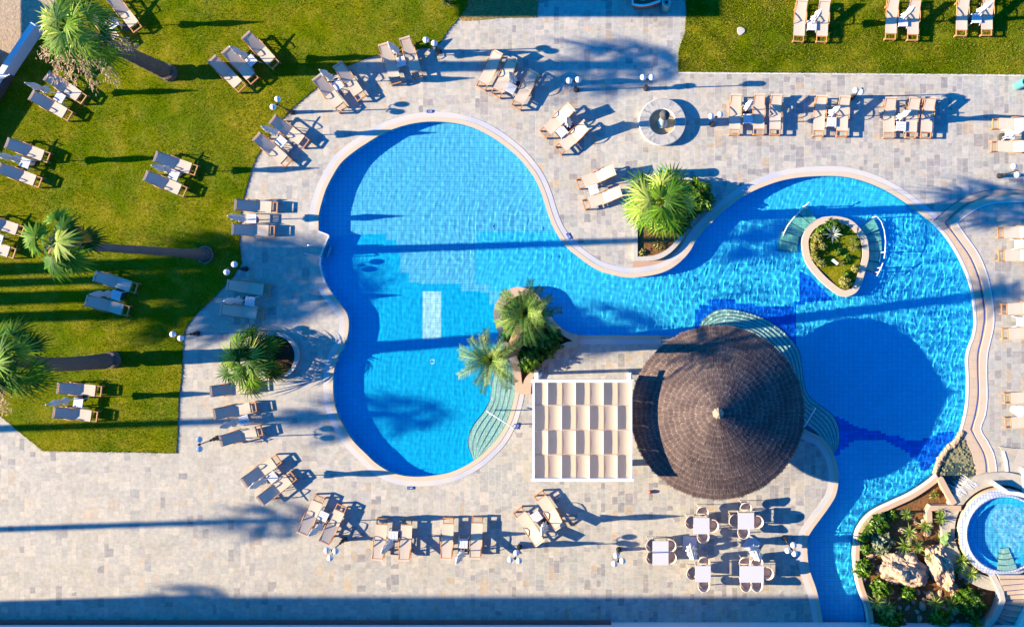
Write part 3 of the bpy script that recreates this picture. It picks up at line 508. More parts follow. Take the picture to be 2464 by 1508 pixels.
planter('round_planter', circ((666, 855), 56), circ((666, 855), 47.5), .26, STONEW, SOILD, .16, 'round stone planter with dark mulch and a fan palm on the west paving')
isl = sheet('island_bed', toW(isl_i), .06, ISL); 
# garden walls, bottom right
gar = SEG['gar']; ribbon('garden_edge', toW(gar), -.0, .10, -.4, .16, COPE_W); 
gout = [(2249, 1138)]+gar[1:]+[(2085, 1790), (2500, 1790), (2560, 1560)]
gr_out = TL('h', (2050, 1700), (2150, 1380), (2215, 1240), (2215, 1180), (2160, 1060), (2110, 980), (1990, 930), (1900, 800), (1860, 600), (1840, 360), (1810, 345), (1660, 90))
sheet('garden_soil', toW([p for p in gar[2:]]+[(2085, 1700), (2330, 1700)]+gr_out[1:]), .07, SOIL)
props(ribbon('garden_wall', toW(smooth(TL('h', (1640, 95), (1540, 172), (1400, 262), (1250, 332), (1100, 402), (1000, 472), (930, 562), (895, 642), (882, 750), (877, 850), (892, 1000), (917, 1120), (952, 1220), (987, 1310), (1007, 1420), (1012, 1506), (1014, 1800)), 4)), .10, .30, -.2, .24, TAN, kind=None), 'curved tan coping wall between the water channel and the rock garden', 'wall')
wall_line('garden_wall', TL('h', (1662, 120), (1725, 240), (1790, 350)), .14, .5, TAN, 'short straight tan wall beside the dark waterfall rocks')
wall_line('garden_wall', TL('h', (1845, 385), (1570, 385), (1555, 420), (1560, 520)), .13, .55, TAN, 'low L shaped tan wall at the top of the rock garden')
wall_line('garden_wall', TL('h', (2120, 985), (2165, 1060), (2200, 1140), (2215, 1215), (2180, 1310), (2130, 1390), (2060, 1470), (2000, 1560)), .12, .7, STONEW, 'curved pale wall between the rock garden and the stairway')
# ================================================================ FURNITURE PROTOTYPES (built once, then copied)
def make_lounger():
    t = empty('sun_lounger', (0, 0, 0)); r = .028
    m = MB(); m.box(-.258, -.215, .0, 1.9, .27, .335); m.box(.215, .258, .0, 1.9, .27, .335); m.box(-.215, .215, .0, .06, .27, .335); m.box(-.215, .215, .27, .31, .27, .33); m.box(-.215, .215, 1.0, 1.04, .27, .32); m.box(-.215, .215, 1.84, 1.9, .27, .335)
    m.build('frame', WOOD, t, bevel=.008)
    for x, y in ((-.235, .06), (.235, .06), (-.235, 1.62), (.235, 1.62)):
        q = MB(); q.box(x-.03, x+.03, y-.04, y+.04, 0, .27); q.build('leg', WOOD, t)
    def sling(name, pts, w):
        q = MB(); n = len(pts); V = []; F = []
        for y, z in pts:
            for k in range(5): x = -w+2*w*k/4; V.append((x, y, z-.006*(1-(x/w)**2)))
        for i in range(n-1):
            for k in range(4): F.append((i*5+k, i*5+k+1, (i+1)*5+k+1, (i+1)*5+k))
        q.add(V, F); o = q.build(name, SLING, t); s = o.modifiers.new('s', 'SOLIDIFY'); s.thickness = .012; return o
    sling('seat', [(.31, .352), (.6, .348), (1.03, .352)], .272); sling('backrest', [(1.035, .358), (1.25, .455), (1.6, .615), (1.87, .74), (1.93, .755)], .272)
    m = MB()
    for x in (-.25, .25): m.tube([(x, 1.05, .33), (x, 1.86, .73)], .02, 6); m.tube([(x, 1.55, .57), (x*.95, 1.75, .33)], .014, 6)
    m.box(-.25, .25, 1.83, 1.87, .70, .73)
    m.build('backrest_frame', WOOD, t)
    for s in (-1, 1):
        m = MB(); x = s*.30; m.tube([(s*.258, .86, .30), (x, .90, .42), (x, 1.0, .50), (x, 1.2, .515), (x, 1.4, .50), (x, 1.52, .46), (s*.258, 1.58, .31)], [.016, .018, .02, .022, .02, .018, .016], 6); m.build('armrest', WOOD, t, smooth=True)
    return t
def make_side_table():
    t = empty('side_table', (0, 0, 0)); m = MB()
    for k in range(6): m.box(-.21+.0725*k, -.21+.0725*k+.055, -.20, .20, .395, .42)
    m.box(-.225, .225, -.225, -.2, .375, .42); m.box(-.225, .225, .2, .225, .375, .42); m.box(-.225, -.208, -.2, .2, .375, .42); m.box(.214, .225, -.2, .2, .375, .42); m.build('table_top', PLASTIC, t)
    for x in (-1, 1):
        for y in (-1, 1): q = MB(); q.tube([(x*.2, y*.2, .39), (x*.265, y*.265, 0)], [.026, .02], 6); q.build('leg', PLASTIC, t)
    return t
def make_parasol(seed=0):
    rr = random.Random(seed); t = empty('closed_parasol', (0, 0, 0)); m = MB(); m.tube([(0, 0, .05), (0, 0, 2.6)], .022, 8); m.build('pole', POLE, t)
    m = MB(); m.lathe([(.0, .10), (.05, .10), (.2, .08), (.23, .03), (.23, 0), (0, 0)], 20); m.build('base', CONC, t, smooth=False)
    ph = [rr.uniform(0, 6.28) for _ in range(12)]; am = rr.uniform(.22, .3)
    prof = [(.165, 1.05), (.15, 1.14), (.12, 1.28), (.08, 1.44), (.10, 1.58), (.125, 1.75), (.13, 1.92), (.105, 2.1), (.07, 2.3), (.04, 2.48), (.008, 2.58)]
    m = MB(); m.lathe(prof, 32, wob=lambda a, j: 1+am*math.sin(8*a+ph[j]*.35)+.12*math.sin(3*a+ph[j])); m.add([(0, 0, 1.2)], []); m.build('canopy', PARA, t, smooth=True)
    m = MB(); m.lathe([(.10, 1.44), (.105, 1.47), (.10, 1.5)], 16); m.build('strap', PARA, t)
    m = MB(); m.lathe([(0, 2.63), (.03, 2.61), (.035, 2.58), (0, 2.55)], 10); m.build('finial', PLASTIC, t, smooth=True); return t
LOUNGER, TABLE_P, PARAS = make_lounger(), make_side_table(), [make_parasol(i) for i in range(3)]
used = set()
def put(proto, loc, rz, label, cat, group):
    o = proto if id(proto) not in used else copy_tree(proto); used.add(id(proto)); o.location = loc; o.rotation_euler = (0, 0, rz); props(o, label, cat, group); return o
cnt = {}
def lounger(hd, ft, label, z=0.0):
    a = A(*ft, z+.31); b = A(*hd, z+.76); d = math.atan2(b[1]-a[1], b[0]-a[0]); L = 1.92; mx_, my_ = (a[0]+b[0])/2, (a[1]+b[1])/2
    put(LOUNGER, (mx_-math.cos(d)*L/2, my_-math.sin(d)*L/2, z), d-math.pi/2, label, 'sun lounger', 'teak sun loungers with beige slings'); return d-math.pi/2
def table(p, rz, label, z=0.0): put(TABLE_P, (*A(*p, z+.41), z), rz, label, 'side table', 'white plastic side tables')
pk = [0]
def parasol(p, label, z=0.0, lean=0):     # p = where the tip shows
    pk[0] += 1; q = PARAS[pk[0] % 3]; o = put(q, (*A(*p, z+2.58), z), random.uniform(0, 6), label, 'parasol', 'closed white parasols')
    s = random.uniform(.94, 1.06); 
# sets: (where, z, loungers [(which, head, foot)], table, parasol tip)
LAWN, DECK, TERR = .035, .0, .24
def S(t, h, f, t2=None): return (T(t, *h), T(t2 or t, *f))
SETS = [
 ("under the tallest fan palm on the lawn", LAWN, [('right', *S('1', (1020, -25), (1262, 262))), ('frond covered left', *S('1', (843, 108), (1085, 395)))], T('1', 1040, 215), T('1', 885, 95)),
 ("on the left lawn by the white wall", LAWN, [('upper', *S('1', (425, 695), (778, 925))), ('lower', *S('1', (278, 872), (655, 1080)))], T('1', 550, 900), T('1', 235, 765)),
 ("in the trio on the upper left lawn", LAWN, [('rightmost', T('1', 2265, 320), (663, 158)), ('middle', *S('1', (2077, 457), (2352, 750))), ('leftmost', *S('1', (1952, 543), (2235, 820)))], T('1', 2315, 560), T('1', 2125, 432)),
 ("at the left frame edge below the wall", LAWN, [('upper', *S('1', (45, 1312), (462, 1462))), ('lower', T('5', -30, 118), T('5', 387, 268))], T('5', 230, 80), T('1', -40, 1425)),
 ("standing alone in the left lawn's centre", LAWN, [('upper', *S('5', (1432, 18), (1808, 150))), ('lower', *S('5', (1332, 192), (1717, 352)))], T('5', 1605, 190), T('5', 1400, 102)),
 ("cut by the frame edge beside the slender palm", LAWN, [('upper', *S('5', (-180, 595), (205, 710))), ('lower', *S('5', (-260, 805), (130, 915)))], T('5', -20, 780), None),
 ("on the shaded lawn below the slender palm", LAWN, [('upper', *S('5', (865, 1120), (1265, 1240))), ('lower', *S('5', (782, 1345), (1193, 1450)))], T('5', 1070, 1300), T('5', 830, 1290)),
 ("level with the steel pool ladder", DECK, [('upper', T('5', 2157, 462), (670.3, 499)), ('lower', T('5', 2130, 690), (663.6, 555.8))], T('5', 2320, 592), T('5', 2105, 568)),
 ("shaded, on the paving above the round planter", DECK, [('upper', T('5', 2086, 1202), (650, 700)), ('lower', T('5', 2028, 1430), (634, 756))], T('5', 2305, 1355), T('5', 2070, 1352)),
 ("on the lawn beside the stout palm", LAWN, [('upper', *S('a', (511, 730), (953, 765))), ('lower', *S('a', (472, 955), (915, 1000)))], T('a', 720, 870), T('a', 425, 885)),
 ('below the round planter, tucked under its fan palm', DECK, [('single', *S('a', (1930, 765), (2345, 720)))], None, None),
 ("on the west paving below the round planter", DECK, [('upper', *S('a', (1958, 975), (2378, 900))), ('lower', *S('a', (2020, 1225), (2430, 1115)))], T('a', 2250, 1025), T('a', 2030, 1095)),
 ("turned diagonally southwest of the left pool", DECK, [('upper', T('e', 2243, 182), (672, 1102)), ('lower', T('f', 70, 345), T('f', 380, 110))], T('f', 185, 125), (601, 1174)),
 ("in tree shade below the left pool", DECK, [('left', *S('f', (450, 665), (630, 290))), ('right', *S('f', (648, 748), (835, 375)))], T('f', 655, 485), T('f', 520, 665)),
 ("in the west pair of the bottom row", DECK, [('left', *S('f', (1150, 902), (1200, 492))), ('right', *S('f', (1395, 905), (1428, 500)))], T('f', 1300, 665), T('f', 1192, 825)),
 ("in the east pair of the bottom row", DECK, [('left', *S('f', (1785, 895), (1810, 487))), ('right', *S('f', (2052, 888), (2078, 480)))], T('f', 1945, 735), T('f', 1883, 918)),
 ("turned diagonally just below the pergola", DECK, [('left', *S('g', (328, 737), (118, 425))), ('right', *S('g', (512, 592), (310, 272)))], T('g', 295, 490), T('g', 345, 655)),
 ("in the curved row, second from the top", DECK, [('right', *S('2', (788, 598), (1008, 905))), ('left', *S('2', (592, 712), (835, 1012)))], T('2', 790, 785), T('2', 622, 645)),
 ("at the top of the curved row", DECK, [('left', *S('2', (1210, 408), (1328, 768))), ('right', *S('2', (1405, 355), (1525, 705)))], T('2', 1370, 570), T('2', 1255, 390)),
 ("lowest in the curved row by the pool", DECK, [('upper', *S('2', (182, 1100), (500, 1330))), ('lower', T('2', 40, 1263), (693, 393))], T('2', 265, 1305), T('2', 88, 1168)),
 ("in the slanting trio north of the pool", DECK, [('leftmost', *S('2', (2262, 485), (2112, 805))), ('middle', *S('2', (2400, 557), (2248, 875))), ('rightmost', *S('3', (268, 667), (107, 987)))], T('3', 60, 815), T('3', 50, 668)),
 ("in the slanting pair beside the fountain", DECK, [('upper', *S('3', (607, 990), (362, 1235))), ('lower', *S('3', (755, 1150), (502, 1385)))], T('3', 530, 1215), T('3', 575, 1085)),
 ("beside the big fan palm between pools", DECK, [('upper', *S('7', (1000, 145), (685, 272))), ('lower', *S('7', (1060, 343), (740, 462)))], T('7', 822, 325), None),
 ("in the west trio of the north row", DECK, [('leftmost', *S('3', (2143, 878), (2122, 1240))), ('middle', *S('3', (2358, 876), (2346, 1237))), ('rightmost', *S('4', (186, 880), (165, 1240)))], T('3', 2250, 1095), T('3', 2285, 930)),
 ("in the pair midway along the north row", DECK, [('left', *S('4', (602, 890), (566, 1250))), ('right', *S('4', (815, 893), (782, 1256)))], T('4', 690, 1125), T('4', 765, 985)),
 ("in the east trio of the north row", DECK, [('leftmost', *S('4', (1240, 907), (1218, 1267))), ('middle', *S('4', (1464, 904), (1418, 1266))), ('rightmost', *S('4', (1607, 906), (1558, 1266)))], T('4', 1330, 1165), T('4', 1418, 1022)),
 ("lying crosswise at the north paving's right edge", DECK, [('upper', *S('4', (2560, 1135), (2190, 1140))), ('lower', *S('4', (2550, 1345), (2180, 1350)))], T('4', 2335, 1238), T('4', 2480, 1185)),
 ("on the right lawn nearest the path", LAWN, [('left', *S('4', (420, 7), (383, 380))), ('right', *S('4', (630, 12), (597, 383)))], T('4', 508, 237), T('4', 595, 88)),
 ("on the right lawn, middle pair", LAWN, [('left', *S('4', (1270, -15), (1232, 360))), ('right', *S('4', (1470, -5), (1437, 368)))], T('4', 1350, 202), T('4', 1460, 55)),
 ("on the right lawn, farthest east pair", LAWN, [('left', *S('4', (1925, -45), (1885, 327))), ('right', *S('4', (2155, -50), (2120, 324)))], T('4', 2028, 170), T('4', 2180, 15)),
 ("on the right terrace, topmost pair", TERR, [('upper', *S('8', (2610, 712), (2240, 722))), ('lower', *S('8', (2615, 925), (2248, 935)))], T('8', 2425, 830), None),
 ("on the right terrace, middle pair", TERR, [('upper', *S('8', (2640, 1420), (2275, 1427))), ('lower', *S('d', (2650, 225), (2283, 232)))], T('d', 2440, 120), None),
 ("on the right terrace, lowest pair", TERR, [('upper', *S('d', (2670, 820), (2305, 827))), ('lower', *S('d', (2675, 1045), (2312, 1052)))], None, None),
]
for where, z, ls, tb, pa in SETS:
    for which, h, f in ls:
        nm = ('only' if which == 'single' else which)
        rz = lounger(h, f, f'beige sun lounger, {nm} one {where}' if which != 'single' else f'single beige sling sun lounger {where}', z)
    if tb: table(tb, rz+R(90 if (len(where) % 2) else 0), f'white slatted side table between the loungers {where}', z)
    if pa: parasol(pa, f'closed white parasol beside the loungers {where}', z)
# round white table on the terrace
t = empty('round_table', (*A(2455, 989, .9), .24), label='round white table between the lowest loungers on the right terrace', cat='table'); m = MB(); m.lathe([(0, .66), (.27, .66), (.28, .64), (.27, .62), (0, .62)], 28); m.build('table_top', PLASTIC, t); m = MB(); m.tube([(0, 0, 0), (0, 0, .62)], .03, 10); m.build('leg', PLASTIC, t); m = MB(); m.lathe([(.2, 0), (.2, .03), (.03, .05)], 20); m.build('base', PLASTIC, t)
# ---------------------------------------------------------------- lamps
gm = MB(); 
def sphere_me(name, r, u=20, v=12):
    m = MB(); m.lathe([(r*math.sin(math.pi*k/v), -r*math.cos(math.pi*k/v)) for k in range(v+1)], u); me = bpy.data.meshes.new(name); me.from_pydata(m.v, [], m.f); me.polygons.foreach_set('use_smooth', [True]*len(me.polygons)); me.materials.append(GLOBE); me.update(); return me
GME = sphere_me('globe', .145)
def lamp(base, globes, label):
    x, y = W(*base); t = empty('street_lamp', (x, y, 0), label=label, cat='lamp post', group='black garden lamps with white globes'); m = MB()
    m.lathe([(.13, 0), (.13, .05), (.10, .08), (.085, .35), (.10, .38), (.075, .42), (.05, .7), (.065, .74), (.04, .78), (0, .8)], 16); m.build('base', BLACK, t, smooth=True)
    gl = [A(*g, 2.06) for g in globes]; ex, ey = sum(g[0] for g in gl)/len(gl)-x, sum(g[1] for g in gl)/len(gl)-y
    if math.hypot(ex, ey) > .3: f = .3/math.hypot(ex, ey)
    else: f = 1
    m = MB(); m.tube([(0, 0, .75), (0, 0, 1.88)], [.03, .025], 10); m.lathe([(.05, 1.84), (.06, 1.9), (.05, 1.96), (0, 2.0)], 12); m.build('pole', BLACK, t, smooth=True)
    for g in gl:
        gx, gy = g[0]-x, g[1]-y; gx, gy = gx-ex*(1-f), gy-ey*(1-f); d = math.hypot(gx, gy)
        if d > .36: gx, gy = gx*.36/d, gy*.36/d
        if d < .2: gx, gy = gx*.2/max(d, .01), gy*.2/max(d, .01)
        a = MB(); a.tube([(0, 0, 1.88), (gx*.6, gy*.6, 1.83), (gx, gy, 1.86), (gx, gy, 1.93)], .018, 8); ar = a.build('arm', BLACK, t)
        o = link('globe', GME, None, ar); o.location = (gx, gy, 2.06)
LAMPS = [((703, 271), TL('2', (235, 915), (195, 985)), 'two globe black lamp where the lawn meets the paving, left of the pool top'), ((1056.7, 125), TL('2', (1603, 370), (1680, 400)), 'two globe black lamp beside the upper curved pair of loungers'),
 ((1386.4, 217), TL('3', (597, 745), (675, 737)), 'two globe black lamp on open paving above the slanting lounger pair'), ((1554, 214), TL('3', (1280, 715), (1360, 715)), 'two globe black lamp just above the round fountain'),
 ((1713, 300), TL('3', (1907, 1075), (1983, 1062)), 'two globe black lamp right of the fountain beside the first lounger of the row'), ((2049.6, 234.7), TL('4', (897, 840), (970, 835)), 'two globe black lamp rising behind the pair of loungers on the north paving'),
 ((2404, 423.5), TL('8', (2370, 112), (2403, 183)), 'two globe black lamp near the right frame edge above the terrace steps'), ((592, 647), TL('5', (2163, 1015), (2098, 1063)), 'two globe black lamp at the lawn edge in deep shade near the slender palm'),
 ((475.9, 802), TL('a', (1595, 235), (1668, 272)), 'two globe black lamp at the lawn edge left of the round planter'), ((523, 1053), TL('a', (1840, 1205), (1840, 1290)), 'two globe black lamp on the west paving beyond the lawn corner, behind a lounger'),
 ((829.8, 1296.4), TL('f', (690, 800), (763, 805), (720, 868)), 'three globe black lamp at the foot of the shaded lounger pair'), ((1250.3, 1314.7), TL('g', (110, 822), (62, 882), (135, 893)), 'three globe black lamp left of the diagonal loungers below the pergola'),
 ((1488.4, 1321), TL('g', (1032, 845), (1015, 920), (1085, 897)), 'three globe black lamp left of the dining tables'), ((1886.6, 1292.5), TL('h', (337, 750), (285, 800), (348, 828)), 'three globe black lamp between the dining tables and the channel')]
for l_ in LAMPS: lamp(*l_)
# ---------------------------------------------------------------- dining furniture
def make_chair():
    t = empty('dining_chair', (0, 0, 0)); m = MB(); m.lathe([(0, .455), (.2, .455), (.235, .44), (.2, .42), (0, .42)], 20, wob=lambda a, j: 1+.05*math.cos(4*a)); m.build('seat', RATTAN, t)
    m = MB(); n = 18; V = []; F = []
    for k in range(n+1):
        a = R(-25+230*k/n); tp = .66+.17*math.sin(R(180*k/n))
        for r, z in ((.245, .46), (.275, (.46+tp)/2), (.31, tp), (.285, tp+.01), (.25, (.46+tp)/2), (.225, .46)): V.append((r*math.cos(a), r*math.sin(a), z))
    for k in range(n):
        for q in range(5): F.append((k*6+q, (k+1)*6+q, (k+1)*6+q+1, k*6+q+1))
    m.add(V, F); m.build('backrest', RATTAN, t)
    for x, y in ((-.2, -.19), (.2, -.19), (-.2, .2), (.2, .2)): q = MB(); q.tube([(x*.9, y*.9, .43), (x*1.15, y*1.15, 0)], .013, 6); q.build('leg', RATTAN, t)
    return t
CHAIR = make_chair()
def dchair(tile, p, rz, label): put(CHAIR, (*A(*T(tile, *p), .7), 0), R(rz), label, 'chair', 'beige woven dining chairs')
def dtable(x0, y0, x1, y1, label, split=None, group='pale square dining tables'):
    a = A(*T('g', x0, y0), .74); b = A(*T('g', x1, y1), .74); w, h = (b[0]-a[0])/2, (a[1]-b[1])/2; t = empty('dining_table', ((a[0]+b[0])/2, (a[1]+b[1])/2, 0), label=label, cat='table', group=group)
    m = MB(); m.box(-w, w, -h, h, .715, .745); m.build('table_top', TABLE, t, bevel=.006)
    if split is not None: m = MB(); m.box(-w-.002, w+.002, split-.004, split+.004, .716, .749); m.build('seam', STEEL, t)
    for x in (-1, 1):
        for y in (-1, 1): q = MB(); q.box(x*(w-.06)-.02, x*(w-.06)+.02, y*(h-.06)-.02, y*(h-.06)+.02, 0, .715); q.build('leg', PLASTIC, t)
dtable(1745, 498, 1893, 648, 'square pale dining table, upper left of the dining group'); dtable(2155, 452, 2305, 605, 'square pale dining table, upper right of the dining group nearest the thatched roof')
dtable(1367, 712, 1515, 935, 'tall rectangular pale dining table nearest the three globe lamp', .08); dtable(1760, 942, 1905, 1092, 'square pale dining table, lower left of the dining group'); dtable(2170, 942, 2395, 1095, 'wide rectangular pale dining table, lower right of the dining group', None)
for p, rz, l_ in [((1829, 450), 0, 'above the upper left table'), ((1722, 540), 90, 'left of the upper left table'), ((1922, 572), -90, 'right of the upper left table'), ((1835, 672), 180, 'below the upper left table'),
  ((2230, 412), 0, 'above the upper right table'), ((2127, 525), 90, 'left of the upper right table'), ((2333, 535), -90, 'right of the upper right table'), ((2208, 632), 180, 'below the upper right table'),
  ((1360, 752), 90, 'at the upper left side of the tall rectangular table'), ((1362, 865), 90, 'at the lower left side of the tall rectangular table'), ((1530, 755), -90, 'at the upper right side of the tall rectangular table'), ((1532, 865), -90, 'at the lower right side of the tall rectangular table'),
  ((1843, 912), 0, 'above the lower left table'), ((1735, 1010), 90, 'left of the lower left table'), ((1843, 1122), 180, 'below the lower left table'),
  ((2222, 915), 0, 'at the upper left of the wide lower right table'), ((2332, 915), 0, 'at the upper right of the wide lower right table'), ((2232, 1120), 180, 'at the lower left of the wide lower right table'), ((2332, 1120), 180, 'at the lower right of the wide lower right table'), ((2428, 1012), -90, 'right of the wide lower right table')]:
    dchair('g', p, rz, 'beige woven tub chair '+l_)
for p, l_, rz in (((1748, 880), 'closed white parasol on a square slab base between the left dining tables', .5), ((2355, 890), 'closed white parasol on a square slab base between the right dining tables', 0)):
    q = copy_tree(PARAS[0]); q.name = 'closed_parasol'; q.location = (*A(*T('g', *p), 2.58), 0); props(q, l_, 'parasol', 'closed white parasols')
    for ch in list(q.children):
        if ch.name.startswith('base'): bpy.data.objects.remove(ch)
        elif ch.name.startswith('canopy'): ch.scale = (1.5, 1.5, 1)
    m = MB(); m.box(-.34, .34, -.34, .34, 0, .09, Matrix.Rotation(rz, 4, 'Z')); m.build('base', TABLE, q, bevel=.01)
# ---------------------------------------------------------------- bins, fountain, small things
def bin_(x, y, h, label):
    t = empty('litter_bin', (x, y, 0), label=label, cat='litter bin', group='teal litter bins'); m = MB(); m.lathe([(.19, 0), (.2, .03), (.2, h-.12), (.0, h-.12)], 24); m.build('body', TEALP, t, smooth=False)
    m = MB(); m.lathe([(.205, h-.14), (.22, h-.08), (.215, h), (.18, h+.03), (.12, h), (.085, h-.06), (.08, h-.1)], 24); m.build('lid', TEALP, t, smooth=True); m = MB(); m.lathe([(.08, h-.09), (0, h-.09)], 16); m.build('opening', CONC, t)
bin_(*A(*T('7', 1460, 160), 1.0), 1.0, 'teal round litter bin just above the big fan palm'); bin_(*A(1604, 6, .9), .95, 'teal round litter bin beside the wooden boat at the top edge'); bin_(*A(2468, 197, .9), .9, 'teal round litter bin at the right frame edge below the lawn')
fc = W(1593, 296); t = empty('fountain', (*fc, 0), label='round stone fountain ring with sandy basin on the north paving', cat='fountain')
def ringstone():
    q = N('radial_ring_stones'); s = q.n('SeparateXYZ'); q.l(q.obj(), s.inputs[0]); a = q.math('ARCTAN2', s.outputs[1], s.outputs[0]); r = q.math('SQRT', q.math('ADD', q.math('MULTIPLY', s.outputs[0], s.outputs[0]), q.math('MULTIPLY', s.outputs[1], s.outputs[1])))
    u = q.math('MULTIPLY', a, 8.4); rr = q.math('FLOOR', q.math('MULTIPLY', r, 4.6)); u = q.math('ADD', u, q.math('MULTIPLY', rr, .5)); cb = q.n('CombineXYZ'); q.l(q.math('FLOOR', u), cb.inputs[0]); q.l(rr, cb.inputs[1]); w = q.n('TexWhiteNoise', noise_dimensions='2D'); q.l(cb.outputs[0], w.inputs['Vector'])
    c = q.ramp(w.outputs['Value'], [(0, (.44, .42, .40)), (.4, (.50, .47, .42)), (.7, (.38, .37, .38)), (.88, (.30, .30, .32))], 'CONSTANT'); e = q.math('LESS_THAN', q.math('FRACT', u), .07); return q.fin(q.mix(e, c, (.58, .50, .42)), .8, .2)
RS = ringstone(); m = MB(); m.lathe([(.63, -.0), (.63, .29), (.655, .30)], 56); m.lathe([(1.12, .30), (1.14, .28), (1.14, 0)], 56); m.build('rim', COPE_W, t, smooth=True); m = MB(); m.lathe([(.655, .30), (1.12, .30)], 56); m.build('ring', RS, t)
m = MB(); m.lathe([(.63, .03), (0, .03)], 40); m.build('basin', BASIN, t)
fx, fy = A(*((1960+1200/4.4)/1.4006, (320+420/4.4)/1.4006), 0.1)
t = empty('fountain_column', (fx, fy, .03), label='slim weathered column with grey cap standing in the round fountain basin', cat='fountain column'); m = MB(); m.lathe([(.24, 0), (.24, .1), (.19, .16), (.18, 1.9), (.2, 2.0), (.17, 2.05)], 20); m.build('shaft', FOUNT, t, smooth=True)
m = MB(); m.lathe([(.17, 2.05), (.24, 2.1), (.24, 2.17), (.1, 2.22), (.05, 2.26), (0, 2.27)], 24); m.build('cap', CONC, t, smooth=True); m = MB(); m.tube([(0, 0, 2.15), (.38, -.12, 2.15), (.42, -.13, 2.05)], .02, 8); m.build('spout', STEEL, t)
def text_plate(xy, rot, s, label):
    t = empty('depth_sign', (*W(*xy), .026), rot, label=label, cat='depth sign', group='blue pool depth signs'); m = MB(); m.box(-.155, .155, -.075, .075, 0, .008); m.build('plate', SIGNB, t)
    c = bpy.data.curves.new('lettering', 'FONT'); c.body = s; c.size = .12; c.align_x = 'CENTER'; c.align_y = 'CENTER'; o = bpy.data.objects.new('tmp', c); COL.objects.link(o); bpy.context.view_layer.update()
    me = bpy.data.meshes.new_from_object(o); bpy.data.objects.remove(o); q = link('lettering', me, PLASTIC, t); q.location = (0, 0, .011)
text_plate((1034.5, 268.6), 0, '1,50', 'small blue depth sign at the top of the big pool lobe'); text_plate((1369, 568), R(-60), '1,50', 'small blue depth sign on the curved coping below the fan palm'); text_plate((988, 1173), 0, '1,60', 'small blue depth sign at the bottom of the left pool'); text_plate((1245.6, 1024), R(70), '1,20', 'small blue depth sign by the white handrail left of the pergola')
def thing_tube(name, label, cat, paths, r, mat, mat2=None, feet=None):
    b = paths[0][0]; t = empty(name, (b[0], b[1], 0), label=label, cat=cat)
    for nm, p in zip(feet or ['rail']*len(paths), paths):
        m = MB(); m.tube([Vector(q)-Vector((b[0], b[1], 0)) for q in p], r, 8); m.build(nm, mat, t, smooth=True)
def P3(x, y, z): return (*A(x, y, z), z)
def handrail(name, label, p0, p1, hz=.85, e0=-.3, e1=0.):
    a = Vector((*A(*p0, hz), 0)); b = Vector((*A(*p1, hz), 0)); d = (b-a)
    z = lambda v, h: (v.x, v.y, h)
    thing_tube(name, label, 'handrail', [[z(a, hz-.12), z(a+d*.1, hz-.06), z(a+d*.9, hz), z(b, hz-.03)], [z(a+d*.12, e0), z(a+d*.12, hz-.06)], [z(a+d*.88, e1), z(a+d*.88, hz)]], .026, POLE, feet=['rail', 'post', 'post'])
handrail('handrail', 'white handrail crossing the green steps of the left pool', T('b', 2160, 945), T('b', 2430, 1110)); handrail('handrail', 'thin white handrail over the shaded steps by the thatched roof', T('d', 545, 918), T('d', 425, 1110))
def curve_rail(label, pts, e0, e1):
    P = [(*A(*p, .75+.0*k), z) for k, (p, z) in enumerate(zip(pts, np.linspace(e0, e1, len(pts))))]; P = [tuple(p) for p in P]
    thing_tube('handrail', label, 'handrail', [P, [(P[1][0], P[1][1], -.55), P[1]], [(P[-2][0], P[-2][1], -.55), P[-2]]], .026, POLE, feet=['rail', 'post', 'post'])
curve_rail('curved white handrail along the left underwater steps of the planted island', TL('8', (490, 435), (455, 470), (400, 525), (340, 590), (290, 660), (262, 720), (255, 750)), .8, .35)
curve_rail('curved white handrail along the right underwater steps of the planted island', TL('8', (1070, 580), (1105, 572), (1150, 620), (1180, 700), (1195, 800), (1192, 900), (1185, 960)), .8, .55)
curve_rail('short white handrail at the lower end of the right island steps', TL('8', (1172, 1000), (1160, 1045), (1145, 1085), (1132, 1120)), .6, .3)
a0, a1 = W(*T('6', 690, 850)), W(*T('6', 655, 945))
b0, b1 = A(*T('6', 505, 840), .85), A(*T('6', 475, 913), .85); dv = Vector((a0[0]-b0[0]+.25, a0[1]-b0[1]-.06, 0)).normalized()
t = empty('pool_ladder', (*a0, 0), label='steel pool ladder with two long handrails at the notch on the west pool edge', cat='ladder')
for p, q in ((a0, b0), (a1, b1)):
    o_ = Vector((*a0, 0)); p3 = Vector((*p, 0)); m = MB(); dd = (Vector((*q, 0))-p3); m.tube([p3+dd*1.0-o_+Vector((0, 0, .0)), p3+dd*1.0-o_+Vector((0, 0, .8)), p3+dd*.9-o_+Vector((0, 0, .86)), p3+dd*.1-o_+Vector((0, 0, .78)), p3-dd*.12-o_+Vector((0, 0, .6)), p3-dd*.16-o_+Vector((0, 0, -.55))], .021, 8); m.build('rail', STEEL, t, smooth=True)
for k, z in enumerate((-.12, -.32, -.5)):
    m = MB(); d1 = Vector((*b0, 0))-Vector((*a0, 0)); d2 = Vector((*b1, 0))-Vector((*a1, 0)); m.tube([Vector((0, 0, z))-d1*.16, Vector((a1[0]-a0[0], a1[1]-a0[1], z))-d2*.16], .045, 8); m.build('rung', STEEL, t)
t = empty('notice_board', (*W(*T('8', 712, 985)), .06), R(-38), label='small slanted white board standing in the planted island bed', cat='board'); m = MB(); m.box(-.17, .17, -.07, .07, .30, .33, Matrix.Rotation(R(12), 4, 'X')); m.build('panel', PLASTIC, t); m = MB(); m.tube([(0, 0, 0), (0, 0, .32)], .02, 6); m.build('post', POLE, t)
